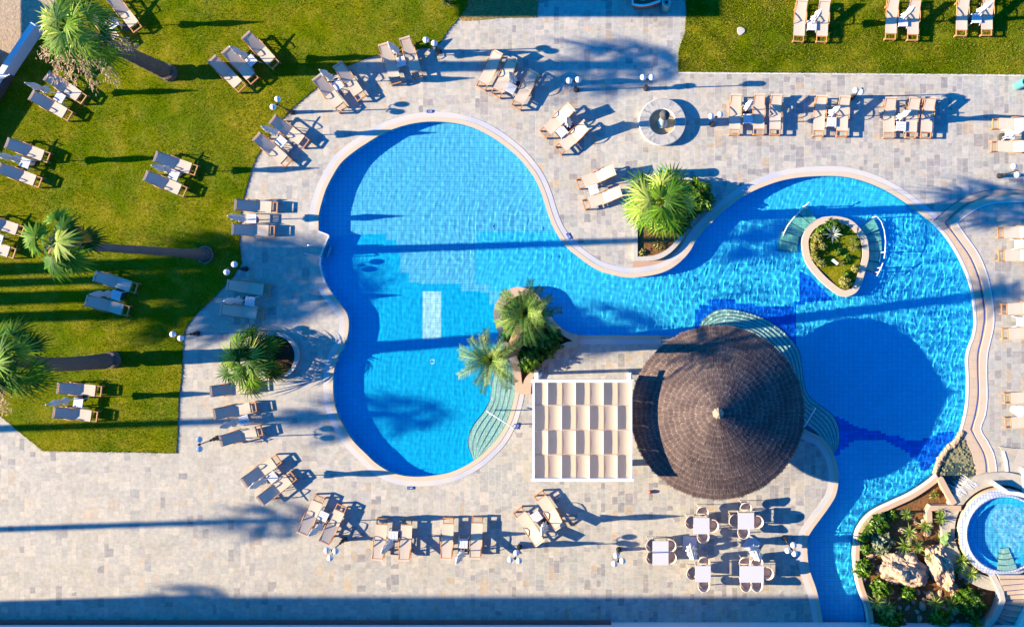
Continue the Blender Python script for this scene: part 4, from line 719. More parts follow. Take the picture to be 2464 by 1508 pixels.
t = empty('bucket', (*W(*T('g', 1343, 257)), 0), label='small round red float lying on the paving below the thatched roof', cat='float'); m = MB(); m.lathe([(0, 0), (.07, .02), (.1, .09), (.07, .16), (0, .18)], 20); m.build('ball', REDP, t, smooth=True); t.name = 'float'
t = empty('drain_cover', (*W(*T('3', 2180, 290)), .035), label='round pale concrete cover set in the right lawn', cat='cover'); m = MB(); m.lathe([(.19, .0), (.2, .03), (.18, .045), (0, .05)], 24, wob=lambda a, j: 1+.08*math.sin(3*a+1)); m.build('lid', STONEW, t)
for P, nm in ((T('3', 1010, 605), 0),): pass
# wooden boat at the top
t = empty('wooden_boat', (*W(1556, 8), 0), label='brown varnished wooden boat with white gunwale on the paving at the top edge', cat='boat')
bp = [A(*((2080+x/9.477)/1.4006, (y/9.477)/1.4006), .9) for x, y in ((465, 140), (560, 180), (720, 205), (880, 200), (1050, 170), (1220, 110), (1385, 55), (1400, -60), (1395, -700), (930, -900), (465, -700))]
o_ = t.location; bl = [(x-o_.x, y-o_.y) for x, y in bp]; bot = [((x)*.93, (y)*.93+.1) for x, y in bl]; m = MB(); n = len(bl); m.add([(x, y, 0) for x, y in bot]+[(x, y, .86) for x, y in bl], [(i, (i+1) % n, n+(i+1) % n, n+i) for i in range(n)]); m.build('hull', BROWNW, t)
m = MB(); rim = ccw(bl); V, F = tri(rim, [offset(rim, .09, True)]); m.add([(x, y, .91) for x, y in V], F); m.add([(x, y, .84) for x, y in rim]+[(x, y, .91) for x, y in rim], [(i, (i+1) % n, n+(i+1) % n, n+i) for i in range(n)]); m.build('gunwale', PLASTIC, t)
m = MB(); m.prism(offset(rim, .05, True), .5, .72); m.build('deck', BROWNW, t); m = MB(); m.box(-.32, -.1, -.12, .1, .72, .82); m.build('hatch', PLASTIC, t); m = MB(); m.box(-.15, .55, .0, .45, .70, .80); m.build('seat', BROWNW, t)
# ================================================================ VEGETATION
class LeafB:
    def __init__(s): s.q = []; s.t = []
    def blade(s, p, d, n, L, w, droop=.2, segs=3, tint=.5, w0=.35, tipw=.04):
        """one narrow leaf: from p along unit d, face normal about n"""
        d = np.asarray(d, float); n = np.asarray(n, float); sd = np.cross(d, n); sd /= max(np.linalg.norm(sd), 1e-6); prev = None
        for k in range(segs+1):
            u = k/segs; c = np.asarray(p)+d*L*u+np.array([0, 0, -droop*L*u*u]); ww = w*(w0+(1-w0)*min(1, u*2.2)) if u < .55 else w*(1-(u-.55)/.45*(1-tipw))
            a, b = c-sd*ww/2, c+sd*ww/2
            if prev is not None: s.q.append((prev[0], prev[1], b, a)); s.t.append(tint)
            prev = (a, b)
    def build(s, name, mat, parent=None):
        V = np.array(s.q).reshape(-1, 3); F = np.arange(len(V)).reshape(-1, 4); return link(name, np_mesh(name, V, F, tint=np.clip(s.t, 0, 1)), mat, parent)
def vec(az, el): return np.array([math.cos(az)*math.cos(el), math.sin(az)*math.cos(el), math.sin(el)])
def fan_crown(B, top, Rr, nf, rr, lo=-50, hi=82, nl=19, tint=.5, wide=1.0, azr=None):
    for i in range(nf):
        u = (i+.5)/nf; el = R(hi-(hi-lo)*u**.85); az = i*2.39996+rr.uniform(-.25, .25); sc_ = rr.uniform(.82, 1.12)
        d = vec(az, el); pl = Rr*(.30+.30*u)*rr.uniform(.85, 1.15); hub = np.array(top)+d*pl+np.array([0, 0, -.06*Rr*u]); sidev = np.array([-math.sin(az), math.cos(az), 0]); nrm = np.cross(d, sidev); nrm *= (1 if nrm[2] >= 0 else -1)
        e2 = el*.5-R(8+18*u); fd = vec(az, e2); fn = np.cross(sidev, fd); fn = fn if fn[2] > 0 else -fn; tw = rr.uniform(-.35, .35); sv = sidev*math.cos(tw)+fn*math.sin(tw); fn2 = np.cross(fd, sv); fn2 = fn2 if fn2[2] > 0 else -fn2
        B.blade(top, d, nrm, pl, .045*Rr/1.5, .05, 2, tint+.2, 1)
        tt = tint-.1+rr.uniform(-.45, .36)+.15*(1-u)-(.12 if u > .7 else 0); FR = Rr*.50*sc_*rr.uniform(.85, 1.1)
        for k in range(nl):
            ph = R(-118+236*k/(nl-1)); dd = fd*math.cos(ph)+sv*math.sin(ph); dd = dd-np.array([0, 0, .12]); dd /= np.linalg.norm(dd); L = FR*(1-.22*abs(ph)/2.1)*rr.uniform(.78, 1.12)
            B.blade(hub, dd, fn2, L, (.058 if nf > 10 else .07)*Rr/1.5*wide, .22+.25*u+(.25 if k % 3 == 0 else 0), 4, tt+rr.uniform(-.05, .05)+(.10 if k % 2 else -.07), .18)
def trunk_mesh(path, rad, n=14, ring=True):
    m = MB(); P = smooth3(path, 8); k = len(P); rs = []
    for i in range(k):
        u = i/(k-1); r = np.interp(u, np.linspace(0, 1, len(rad)), rad); rs.append(float(r*(1+(.05 if i % 2 else -.03))))
    m.tube(P, rs, n); return m
def smooth3(pts, sub):
    P = [np.array(p, float) for p in pts]; n = len(P); out = []
    for i in range(n-1):
        p0 = P[max(i-1, 0)]; p1 = P[i]; p2 = P[i+1]; p3 = P[min(i+2, n-1)]
        for k in range(sub): t = k/sub; out.append(tuple(.5*((2*p1)+(-p0+p2)*t+(2*p0-5*p1+4*p2-p3)*t*t+(-p0+3*p1-3*p2+p3)*t**3)))
    return out+[tuple(P[-1])]
def fan_palm(base, top, h, rad, Rr, nf, label, seed, tint=.5, skirt=True, bend=0, sprays=0, group=None, z0=0, mat=None, wide=1, lo=-50, hi=82, dead=0):
    """base: plan units at ground; top: where the crown shows in the aerial"""
    rr = random.Random(seed); bx, by = W(*base); tx, ty = A(*top, h); t = empty('fan_palm', (bx, by, z0), label=label, cat='palm tree', group=group); dx, dy = tx-bx, ty-by
    path = [(0, 0, -.05), (dx*.03, dy*.03, h*.2), (dx*(.3+bend), dy*(.3+bend), h*.55), (dx*.85, dy*.85, h*.85), (dx, dy, h)]
    trunk_mesh(path, rad).build('trunk', TRUNK, t, smooth=False); B = LeafB(); fan_crown(B, (dx, dy, h), Rr, nf, rr, lo=lo, hi=hi, tint=tint, wide=wide); B.build('crown', mat or FAN, t)
    if skirt:
        D = LeafB()
        for k in range(60):
            az = rr.uniform(0, 6.28); D.blade((dx+.12*math.cos(az), dy+.12*math.sin(az), h-rr.uniform(-.05, .35)), vec(az, R(rr.uniform(-50, 50))), (0, 0, 1), rr.uniform(.2, .5), .05, .3, 2, rr.uniform(0, 1))
        D.build('leaf_bases', SPRAY, t)
    if sprays:
        D = LeafB()
        for s_ in range(sprays):
            az = R([205, 232, 250, 275, 300, -14][s_ % 6]); L = Rr*rr.uniform(1.0, 1.3)
            for k in range(170):
                u = rr.uniform(.4, 1.); c = np.array((dx, dy, h-.1))+vec(az, R(5))*L*u+np.array([rr.gauss(0, .13), rr.gauss(0, .13), -.6*L*u*u+rr.gauss(0, .1)]); D.blade(c, vec(az+rr.uniform(-1.2, 1.2), R(rr.uniform(-50, 30))), (0, 0, 1), rr.uniform(.06, .16), .035, .2, 1, rr.uniform(0, 1), .8, .5)
        D.build('flower_sprays', SPRAY, t)
    return t, (dx, dy)
fan_palm((409, 177), (174, 68), 8.7, [.42, .34, .27, .24, .2], 1.95, 21, 'tall fan palm leaning over the upper left lawn, with tan flower sprays', 1, .55, sprays=6, lo=-45)
t, (dx, dy) = fan_palm((495, 613), (128, 588), 10.9, [.34, .2, .17, .15, .13], 1.7, 10, 'slender leaning fan palm with a sparse drooping crown and one yellow dead leaf', 2, .62, skirt=True, bend=.03, lo=-35, hi=50, wide=1.5)
D = LeafB(); rr = random.Random(5)
for k in range(22): D.blade((dx+.55, dy+.02, 10.6), vec(R(10+5*k), R(10)), vec(R(-60), R(40)), .75, .12, .2, 3, rr.uniform(0, 1), .3)
D.build('dead_leaf', DEAD, t)
m = MB(); m.lathe([(.42, -.02), (.44, .12), (.36, .16), (.34, .02)], 20); m.build('root_ring', TRUNK, t)
fan_palm((274, 865), (6, 870), 9.0, [.42, .34, .29, .26, .22], 2.15, 20, 'stout trunked fan palm leaning in from the left frame edge', 3, .42, sprays=3)
fan_palm((650, 857), (602, 866), .85, [.2, .16, .14], 1.95, 20, 'bushy bright green fan palm growing from the round planter', 4, .5, skirt=False, z0=.16, lo=-12)
fan_palm((1574, 524), (1592, 487), 6.9, [.28, .22, .2], 1.98, 24, 'big pale green fan palm with a dense crown in the triangular planter', 6, .54, skirt=True, z0=.1)
def feather_palm(base, top, h, rad, Rr, nf, label, seed):
    rr = random.Random(seed); bx, by = W(*base); tx, ty = A(*top, h); t = empty('feather_palm', (bx, by, .1), label=label, cat='palm tree'); dx, dy = tx-bx, ty-by
    trunk_mesh([(0, 0, -.05), (dx*.2, dy*.2, h*.3), (dx*.6, dy*.6, h*.65), (dx, dy, h)], rad).build('trunk', TRUNKD, t); B = LeafB()
    for i in range(nf):
        u = (i+.5)/nf; el = R(78-75*u); az = i*2.39996+rr.uniform(-.2, .2); L = Rr*rr.uniform(.9, 1.12)*(.75+.35*u); hd = np.array([math.cos(az), math.sin(az), 0]); pts = []
        for k in range(13):
            s_ = k/12; a = el-R(70)*s_**1.5; pts.append((pts[-1] if pts else np.array((dx, dy, h)))+(hd*math.cos(a)+np.array([0, 0, math.sin(a)]))*(L/12 if k else 0))
        sdv = np.array([-math.sin(az), math.cos(az), 0]); tt = rr.uniform(.1, .62)+.2*(1-u)
        for k in range(12):
            a, b = pts[k], pts[k+1]; w = .035*(1-k/14); B.q.append((a-sdv*w, a+sdv*w, b+sdv*w, b-sdv*w)); B.t.append(.95)
            d = (b-a)/max(np.linalg.norm(b-a), 1e-6); up = np.cross(d, sdv); up = up if up[2] > 0 else -up; LL = .42*(1-.45*(k/12))*min(1, .45+k*.25)
            for j in range(4):
                c = a+(b-a)*j/4
                for sg in (-1, 1):
                    dd = d*.55+sdv*sg*.8+up*.28; dd /= np.linalg.norm(dd); B.blade(c, dd, up, LL*.92*rr.uniform(.8, 1.15), .017, .35, 2, tt+rr.uniform(-.3, .3), .6)
    B.build('crown', DATE, t); return t
feather_palm((1240, 836), (1266, 752), 8.4, [.30, .24, .22], 1.32, 27, 'taller feather palm rising from the curved planter between the pools', 11)
feather_palm((1238, 842), (1182, 866), 6.3, [.28, .22, .2], 1.5, 20, 'shorter feather palm leaning over the left pool from the curved planter', 12)
# palms and hotel wing beyond the picture edge whose shade falls into it
OFF = [((-815, 1300), 12, 1.5, .15), ((-925, 1482), 11.2, 1.1, .14), ((-640, 1050), 11, .75, .13), ((-740, 1058), 13.2, 1.9, .13), ((-600, 668), 10, 2.4, .3), ((-690, 742), 11, 3.0, .33), ((-617, 785), 9, 2.6, .28), ((-560, 700), 9.4, 2.6, .2)]
for i, ((x, y), h, Rr, r_) in enumerate(OFF):
    c = (NX+(x-NX)/(1-h/H), NY+(y-NY)/(1-h/H)); fan_palm((x, y), c, h, [r_*1.5, r_, r_], Rr, 20, 'tall fan palm standing outside the left edge of the picture', 30+i, .4, skirt=False, group='palms beyond the left edge')
def block(name, x0, x1, y0, y1, z0, z1, mat, parent=None):
    a = W(x0, y1); b = W(x1, y0); m = MB(); m.box(a[0], b[0], a[1], b[1], z0, z1); return m.build(name, mat, parent)
def house(name, x0, x1, y0, y1, h, label, edge=None):
    t = empty(name, (*W((x0+x1)/2, (y0+y1)/2), 0), label=label, cat='building'); 
    o = block('wall', x0, x1, y0, y1, 0, h, WALLWHITE, t); o.location = -t.location; o = block('roof', x0-4, x1+4, y0-3, y1+3, h, h+.25, ROOFT, t); o.location = -t.location; return t
t = house('hotel_wing', -1284, 3400, 1496, 1900, 14, 'long hotel wing just below the bottom edge of the picture'); 
yh = W(0, 1496)[1]
for fl in range(4):
    for k in range(22):
        x = W(-60+122*k, 0)[0]; m = MB(); m.box(x-.62, x+.62, yh, yh+.04, .9+3.2*fl, 3.0+3.2*fl); m.m = 1; m.box(x-.54, x+.54, yh+.04, yh+.055, .98+3.2*fl, 2.92+3.2*fl); o = m.build('window', [POLE, NAVY], t); o.location = -t.location
house('hotel_annex', -2300, -1290, 1497, 1900, 7.5, 'lower hotel annex beyond the bottom left corner of the picture')
t = empty('terrace_parapet', (*W(700, 1500), 0), label='dark reddish coping strip of a low parapet along the bottom edge', cat='parapet'); a = W(-60, 1491); b = W(1469, 1491)
m = MB(); m.box(a[0]-3, b[0], W(0, 1640)[1], a[1], 0, .30); o = m.build('wall', ROOFT, t); o.location = -t.location; m = MB(); m.box(a[0]-3, b[0]+.03, W(0, 1642)[1], a[1]+.04, .30, .36); o = m.build('coping', ROOFT, t); o.location = -t.location
m = MB(); m.box(a[0]-3, b[0]+.03, a[1]-.20, a[1]-.15, .36, .38); o = m.build('rail', PINK, t); o.location = -t.location
t = empty('canopy', (*W(700, -60), 0), label='unseen flat canopy roof added to shade the strip along the top edge', cat='canopy'); a = W(370, 66); b = W(985, -160); m = MB(); m.box(a[0], b[0], a[1], b[1], 5.8, 6.0); o = m.build('roof', WALLWHITE, t); o.location = -t.location  # unseen slab, added and sized to cast the shadow strip along the north edge
for x in (380, 975): m = MB(); p = W(x, -60); m.box(p[0]-.1, p[0]+.1, p[1]-.1, p[1]+.1, 0, 5.8); o = m.build('post', WALLWHITE, t); o.location = -t.location
# ---------------------------------------------------------------- shrubs and rosettes
def shrub(p, r, h, label, mat, seed, leaf=.09, n=None, z=.07, name='shrub', cat='shrub', group=None, flat=1.0, lumpy=.25):
    rr = np.random.default_rng(seed); n = n or int(950*(r/.5)**2); t = empty(name, (*A(*p, h*.5), z), label=label, cat=cat, group=group)
    m = MB()
    for k in range(4): a = k*1.7+seed; m.tube([(0, 0, -.05), (.25*r*math.cos(a), .25*r*math.sin(a), h*.5), (.55*r*math.cos(a), .55*r*math.sin(a), h*.72)], [.03, .02, .01], 5)
    m.build('stem', BROWNW, t)
    u = rr.normal(size=(n, 3)); u /= np.linalg.norm(u, axis=1, keepdims=True); u[:, 2] = np.abs(u[:, 2])*.9+.02
    lump = 1+lumpy*(np.sin(u[:, 0]*5+seed)*np.sin(u[:, 1]*6+seed*2)+.6*np.sin(u[:, 0]*11+u[:, 1]*9+seed))
    rad = (rr.uniform(.5, 1, n)**.4)*lump; C = u*rad[:, None]*np.array([r, r, h]); ax = rr.normal(size=(n, 3))*.8+u; ax /= np.linalg.norm(ax, axis=1, keepdims=True); b = np.cross(ax, rr.normal(size=(n, 3))); b /= np.linalg.norm(b, axis=1, keepdims=True); nn = u*.9+rr.normal(size=(n, 3))*.5
    nn /= np.linalg.norm(nn, axis=1, keepdims=True); a1 = np.cross(nn, b); a1 /= np.linalg.norm(a1, axis=1, keepdims=True); b1 = np.cross(nn, a1); L = leaf*rr.uniform(.6, 1.3, (n, 1)); V = np.stack([C-a1*L, C+b1*L*.5, C+a1*L, C-b1*L*.5], 1).reshape(-1, 3); F = np.arange(n*4).reshape(-1, 4)
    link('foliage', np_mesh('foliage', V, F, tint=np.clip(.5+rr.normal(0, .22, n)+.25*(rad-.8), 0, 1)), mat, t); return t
def rosette(p, r, label, mat, seed, n=60, h=.0, w=.05, z=.07, name='yucca', cat='yucca', group=None, lo=0, hi=85, droop=.25):
    rr = random.Random(seed); t = empty(name, (*A(*p, h+.2), z), label=label, cat=cat, group=group); B = LeafB()
    for i in range(n): az = i*2.39996+rr.uniform(-.2, .2); u = (i+.5)/n; el = R(hi-(hi-lo)*u); B.blade((0, 0, h), vec(az, el), np.cross(np.array([-math.sin(az), math.cos(az), 0]), vec(az, el))*-1, r*rr.uniform(.75, 1.1)*(1.05-.1*u), w, droop, 4, rr.uniform(.15, .95), .8)
    B.build('leaves', mat, t); m = MB(); m.tube([(0, 0, -.05), (0, 0, h+.05)], [.07, .05], 8); m.build('stem', TRUNK, t); return t
u = 1/3.835*K   # metres per tile pixel
for i, (x, y, r_, h, l_) in enumerate([(1130, 550, 95, .7, 'round bright green shrub at the top left of the rock garden'), (985, 965, 80, .7, 'tall oval green shrub against the left wall of the rock garden'), (1150, 1150, 95, .6, 'green shrub left of the lower end of the large boulder'), (1400, 1190, 68, .5, 'small ball shaped green shrub just below the large boulder'),
     (1970, 1290, 135, .9, 'biggest green shrub, at the lower right of the rock garden'), (1700, 1440, 90, .6, 'green shrub at the bottom middle of the rock garden'), (1250, 480, 45, .35, 'little dark shrub at the top of the rock garden'), (985, 680, 62, .4, 'low dark shrub on the left edge of the rock garden'), (1000, 785, 58, .35, 'low shrub beneath the silvery bush'), (1250, 1470, 120, .6, 'dark shaded shrub at the bottom left of the rock garden')]):
    shrub(T('h', x, y), r_*u, h, l_, LEAF, 40+i, group='green shrubs in the rock garden')
shrub(T('h', 1150, 740), 105*u, .5, 'silvery grey green bush in the rock garden', GREYL, 60, .11, 700); 
for i, (x, y, r_, l_) in enumerate([(1700, 440, 50, 'small yucca by the L shaped wall'), (1700, 515, 62, 'dark yucca right of the L shaped wall'), (1560, 580, 72, 'yucca below the L shaped wall end'), (1030, 605, 66, 'yucca at the left edge of the rock garden'), (1415, 640, 76, 'yucca in the centre of the upper rock garden'), (1372, 760, 84, 'large yucca above the big boulder'), (1492, 770, 66, 'yucca between the large yucca and the tall boulder'), (1610, 870, 66, 'yucca growing between the two boulders'),
     (1440, 925, 42, 'tiny yucca on top of the big boulder'), (1890, 895, 98, 'large spiky yucca beside the spa wall'), (1980, 1020, 90, 'large yucca right of the tall boulder'), (1870, 985, 55, 'small yucca between the two large ones by the spa'), (1110, 1290, 85, 'yucca at the lower left wall'), (1205, 1340, 95, 'wide yucca near the lower left corner'), (1650, 1290, 85, 'left one of the two yuccas below the boulders'), (1805, 1310, 92, 'right one of the two yuccas below the boulders'), (2025, 1480, 85, 'yucca at the bottom edge by the stairs'), (1385, 470, 62, 'broad leaved pale plant near the top of the rock garden')]):
    rosette(T('h', x, y), r_*u*1.25, l_, YUC, 80+i, n=46 if r_ > 60 else 28, h=.42, w=.05, group='yuccas in the rock garden')
rosette(T('h', 1640, 290), 60*u, 'yellow leaved plant in the small wedge bed', YELL, 120, n=22, h=.1, w=.11, name='plant', cat='plant')
t = empty('prickly_pear', (*A(*T('h', 1775, 680), .4), .07), label='flat padded green cactus near the spa wall', cat='cactus'); rr = random.Random(9)
for k in range(14):
    c = Vector((rr.uniform(-.35, .35), rr.uniform(-.5, .5), rr.uniform(.15, .6))); m = MB(); m.lathe([(.17*math.sin(math.pi*j/6), -.17*math.cos(math.pi*j/6)*1.3) for j in range(7)], 12); Mx = Matrix.Translation(c) @ Matrix.Rotation(rr.uniform(0, 6), 4, 'Z') @ Matrix.Rotation(rr.uniform(.3, 1.4), 4, 'X') @ Matrix.Diagonal((1, .22, 1, 1)); m.v = [tuple(Mx @ Vector(v)) for v in m.v]; MATS.setdefault('cac', simple('cactus_skin', (.16, .26, .09), .5, .3, .2, 8)); m.build('pad', MATS['cac'], t, smooth=True)
# boulders and stones
from mathutils import noise as mn
def boulder(p, rx, ry, rz, h, label, seed, mat=None, z=.0, name='boulder', cat='boulder', group=None, sub=4, amp=.28):
    bm = bmesh.new(); bmesh.ops.create_icosphere(bm, subdivisions=sub, radius=1)
    for v in bm.verts:
        c = v.co.copy(); o = Vector((seed*3.1, seed*1.7, 0)); d = 1+amp*mn.noise(c*1.1+o)+amp*.55*mn.noise(c*2.6+o)+amp*.3*mn.noise(c*6+o)+(amp*.15*mn.noise(c*14+o) if sub > 3 else 0)
        cell = mn.noise(c*1.7+o*2); v.co = Vector((c.x*d*rx, c.y*d*ry, c.z*d*h*(1+.3*cell)))
    me = bpy.data.meshes.new(name); bm.to_mesh(me); bm.free(); o = link(name, me, mat or ROCK); o.location = (*A(*p, h*.5), z+h*.25); o.rotation_euler = (0, 0, rz); return props(o, label, cat, group)
boulder(T('h', 1360, 985), 235*u*.92, 165*u*.88, R(-14), .75, 'huge pitted pinkish boulder lying flat in the middle of the rock garden', 1, sub=5, amp=.42)
boulder(T('h', 1700, 965), 235*u*.88, 115*u*.9, R(-66), .8, 'long pinkish boulder standing right of the huge flat one', 4, sub=5, amp=.4)
rr = random.Random(3); ng = 0
gp = toW(gr_out[:7]+gar[4:60:4]); zone = [(T('h', rr.uniform(960, 2170), rr.uniform(360, 1500))) for _ in range(900)]; zw = ccw(toW(TL('h', (960, 700), (1050, 560), (1250, 400), (1830, 480), (1860, 650), (1960, 930), (2100, 1010), (2170, 1150), (2170, 1250), (2080, 1380), (1950, 1506), (1080, 1506), (1000, 1250), (930, 950))))
bad = [(1360, 985, 210), (1700, 965, 170), (1130, 550, 90), (985, 965, 70), (1970, 1290, 100)]; taken = []
where_s = lambda x, y: ('upper' if y < 700 else 'middle' if y < 1100 else 'lower')+(' left' if x < 1350 else ' centre' if x < 1700 else ' right')
sizes = [rr.uniform(18, 52) for _ in range(900)]
for (px, py), s_ in zip(zone, sizes):
    tx_, ty_ = (px-1821.4)*3.835, (py-1115.2)*3.835
    if ng >= 78 or not inside([W(px, py)[0]], [W(px, py)[1]], zw)[0]: continue
    if any(math.hypot(tx_-a, ty_-b) < c+s_*.3 for a, b, c in bad) or any(math.hypot(tx_-a, ty_-b) < (c+s_)*.8 for a, b, c in taken): continue
    if ty_ < 800 and rr.random() < .55: continue
    taken.append((tx_, ty_, s_)); ng += 1; r_ = s_*u*.75
    boulder((px, py), r_*rr.uniform(.9, 1.4), r_*rr.uniform(.75, 1), rr.uniform(0, 3), r_*rr.uniform(.6, .9), f'small pale stone scattered in the {where_s(tx_, ty_)} of the rock garden', ng+10, ROCK_S, .05, 'stone', 'stone', f'small stones in the {where_s(tx_, ty_)} of the rock garden', 2, .35)
# planter and island plants
shrub(T('7', 1765, 400), 165*u, .85, 'glossy dark green bush with yellow flowers right of the big fan palm', LEAF, 200, .10, 2600, z=.1)
shrub(T('7', 1600, 640), 100*u, .5, 'green shrub under the fan palm in the triangular planter', LEAF, 201, .09, 900, z=.1); shrub(T('7', 1430, 830), 60*u, .25, 'thin yellow green seedlings at the lower end of the triangular planter', YELL, 202, .07, 90, z=.1); shrub(T('7', 1270, 905), 40*u, .2, 'tiny yellow green weed in the corner of the triangular planter', YELL, 203, .06, 50, z=.1)
shrub(z8(1050, 1150), 160*K/4.188/1.4, .7, 'bright green bush at the lower point of the curved planter', LEAF, 204, .085, 1700, z=.12); shrub(z8(1280, 950), 180*K/4.188/1.4, .45, 'dark shaded bush in the middle of the curved planter', LEAF, 205, .085, 1500, z=.12); shrub(z8(1390, 800), 110*K/4.188/1.4, .4, 'fine leaved bush in the right arm of the curved planter', LEAF, 206, .07, 700, z=.12)
shrub(z8(880, 1030), 70*K/4.188/1.4, .4, 'little yellow green plant beside the palm trunks in the curved planter', LEAF, 207, .08, 300, z=.12); shrub(z8(760, 800), 100*K/4.188/1.4, .4, 'low bush below the taller feather palm', LEAF, 208, .08, 600, z=.12); shrub(z8(720, 560), 80*K/4.188/1.4, .35, 'low bush at the north end of the curved planter', YELL, 209, .08, 400, z=.12)
shrub(z8(1180, 620), 100*K/4.188/1.4, .35, 'dry looking bush by the right wall of the curved planter', YELL, 212, .08, 500, z=.12)
rosette(T('8', 705, 735), 105*u, 'blue grey agave on a short trunk at the top of the island bed', AGAVE, 210, n=20, h=.55, w=.06, z=.06, name='agave', cat='agave', lo=5, hi=60, droop=.1)
def v4(x, y): return ((2580+x/4.714)/1.4006, (700+y/4.714)/1.4006)
for i, (x, y, r_, h, mt, l_) in enumerate([(830, 480, 85, .5, YELL, 'yellow flowering bush left of the agave'), (770, 600, 55, .35, YELL, 'small pinkish bush on the island, second down the left side'), (905, 620, 72, .45, YELL, 'pale flowering bush in the left centre of the island'), (775, 700, 60, .35, YELL, 'green yellow bush midway down the left side of the island'), (795, 795, 65, .4, YELL, 'pale flowering bush low on the left side of the island'),
     (890, 880, 70, .4, YELL, 'pale pink flowering bush near the white board'), (1265, 1190, 95, .45, YELL, 'spreading flowering bush at the bottom point of the island'), (1430, 970, 60, .3, YELL, 'small bush low on the right side of the island'), (1160, 700, 60, .2, LEAF, 'low green tuft in the centre of the island'), (1290, 800, 60, .2, LEAF, 'low tuft right of the white board'), (1080, 320, 150, .3, LEAF, 'dark groundcover mound at the top of the island'), (900, 380, 90, .3, LEAF, 'dark bush at the upper left of the island'), (1280, 1060, 50, .2, LEAF, 'small green plant above the bottom bush of the island')]):
    shrub(v4(x, y), r_*K/4.714/1.4, h, l_, mt, 220+i, .06, int(260*(r_/70)**2), z=.06)
rosette(v4(1410, 620), .36, 'bright yellow green spiky plant on the right side of the island', YELL, 240, n=40, h=.1, w=.04, z=.06, name='plant', cat='plant')
rosette(v4(1400, 500), .25, 'small spiky green plant above the bright yellow one on the island', YUC, 241, n=22, h=.1, w=.03, z=.06, name='plant', cat='plant'); rosette(v4(1230, 890), .22, 'thin spiky plant just below the white board', YUC, 242, n=14, h=.05, w=.03, z=.06, name='plant', cat='plant')
rosette(T('2', 1790, 10), 75*u, 'pale spiky plant at the top edge of the left lawn', YELL, 243, n=40, h=.1, w=.05, z=.03, name='plant', cat='plant')
shrub(T('a', 190, 270), 70*u, .35, 'yellow weeds growing in the round planter', YELL, 244, .08, 200, z=.16) if False else shrub((655, 822), .3, .3, 'yellowish weeds at the north rim of the round planter', YELL, 244, .07, 220, z=.16)
# ================================================================ THATCHED BAR, PERGOLA, SPA, WATERFALL, STAIRS
hc = W(1713, 975); HR, RZ, AZ_ = 4.02, 2.5, 4.35; AOX, AOY = -.16, .2
t = empty('thatched_roof_bar', (*hc, 0), label='large round dark thatched roof bar at the pool edge', cat='bar hut'); B = LeafB(); rr = np.random.default_rng(8)
slope = (AZ_-RZ)/HR; NRG = 15
def hp(r, a, z): f = 1-r/HR; return (r*math.cos(a)+AOX*f, r*math.sin(a)+AOY*f, z)
for i in range(NRG):
    r1 = HR-(HR-.30)*i/NRG; ln = (HR/NRG)*1.5; n = int(2*math.pi*r1/.024)
    for k in range(n):
        aa = 2*math.pi*(k+rr.uniform(-.3, .3))/n; ro = r1+rr.uniform(-.035, .03)+.02*math.sin(aa*23+i)+.015*math.sin(aa*57+2*i); ri = max(.04, ro-ln); w = .0155/max(ro, .2)
        zo = RZ+(HR-ro)*slope+.062+rr.uniform(-.008, .008); zi = RZ+(HR-ri)*slope+.045; tw = rr.normal(0, .012)
        tv = np.clip(rr.normal(.42, .13)+.04*math.sin(i*1.7)+.08*math.sin(aa*7+i), 0, .8); rm = ro-.055; zm = zo+(zi-zo)*.055/max(ln, .1); B.q.append((hp(ro, aa+tw-w, zo), hp(ro, aa+tw+w, zo), hp(rm, aa+w, zm), hp(rm, aa-w, zm))); B.t.append(min(1, tv+.30)); B.q.append((hp(rm, aa-w, zm), hp(rm, aa+w, zm), hp(ri, aa+w, zi), hp(ri, aa-w, zi))); B.t.append(tv)  # outer straw ends tinted paler, painting in the sunlit fringe of each ring
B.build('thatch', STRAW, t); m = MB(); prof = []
for i in range(NRG): r1 = HR-(HR-.30)*i/NRG-.03; r2 = HR-(HR-.30)*(i+1)/NRG-.03; prof += [(r1, RZ+(HR-r1)*slope-.02), (r1, RZ+(HR-r1)*slope+.03), (r2, RZ+(HR-r2)*slope+.0)]
m.lathe(prof, 72); m.v = [(x+AOX*(1-math.hypot(x, y)/HR), y+AOY*(1-math.hypot(x, y)/HR), z) for x, y, z in m.v]; m.build('roof_deck', BROWNW, t)
m = MB(); m.lathe([(.27, AZ_-.10), (.20, AZ_+.0), (.10, AZ_+.10), (.05, AZ_+.2), (0, AZ_+.22)], 20, c=(AOX, AOY), wob=lambda a, j: 1+.06*math.sin(9*a)); m.build('roof_cap', STRAWCAP, t)
for k in range(8): m = MB(); a = k*math.pi/4+.2; m.tube([(2.9*math.cos(a), 2.9*math.sin(a), 0), (2.9*math.cos(a), 2.9*math.sin(a), RZ+.35)], .09, 8); m.build('post', BROWNW, t)
m = MB(); m.lathe([(2.2, 0), (2.2, 1.05), (1.75, 1.05), (1.75, 0)], 48); m.build('counter', STONEW, t)
PZ = 3.6; px0, px1 = 1284, 1518.5; py0, py1 = 916, 1154
t = empty('pergola', (*A((px0+px1)/2, (py0+py1)/2, PZ), 0), label='white framed pergola with cream fabric panels beside the thatched bar', cat='pergola'); o_ = t.location
def pl(x, y, z): p = A(x, y, z); return (p[0]-o_.x, p[1]-o_.y)
ax, ay = pl(px0, py1, PZ); bx, by = pl(px1, py0, PZ); cw = (bx-ax)/7; rh = (by-ay)/4
for x in (ax, bx): m = MB(); m.box(x-.05, x+.05, ay-.06, by+.06, PZ-.16, PZ+.02); m.build('beam', POLE, t)
for y in (ay, by): m = MB(); m.box(ax-.12, bx+.12, y-.07, y+.07, PZ-.16, PZ+.03); m.build('beam', POLE, t)
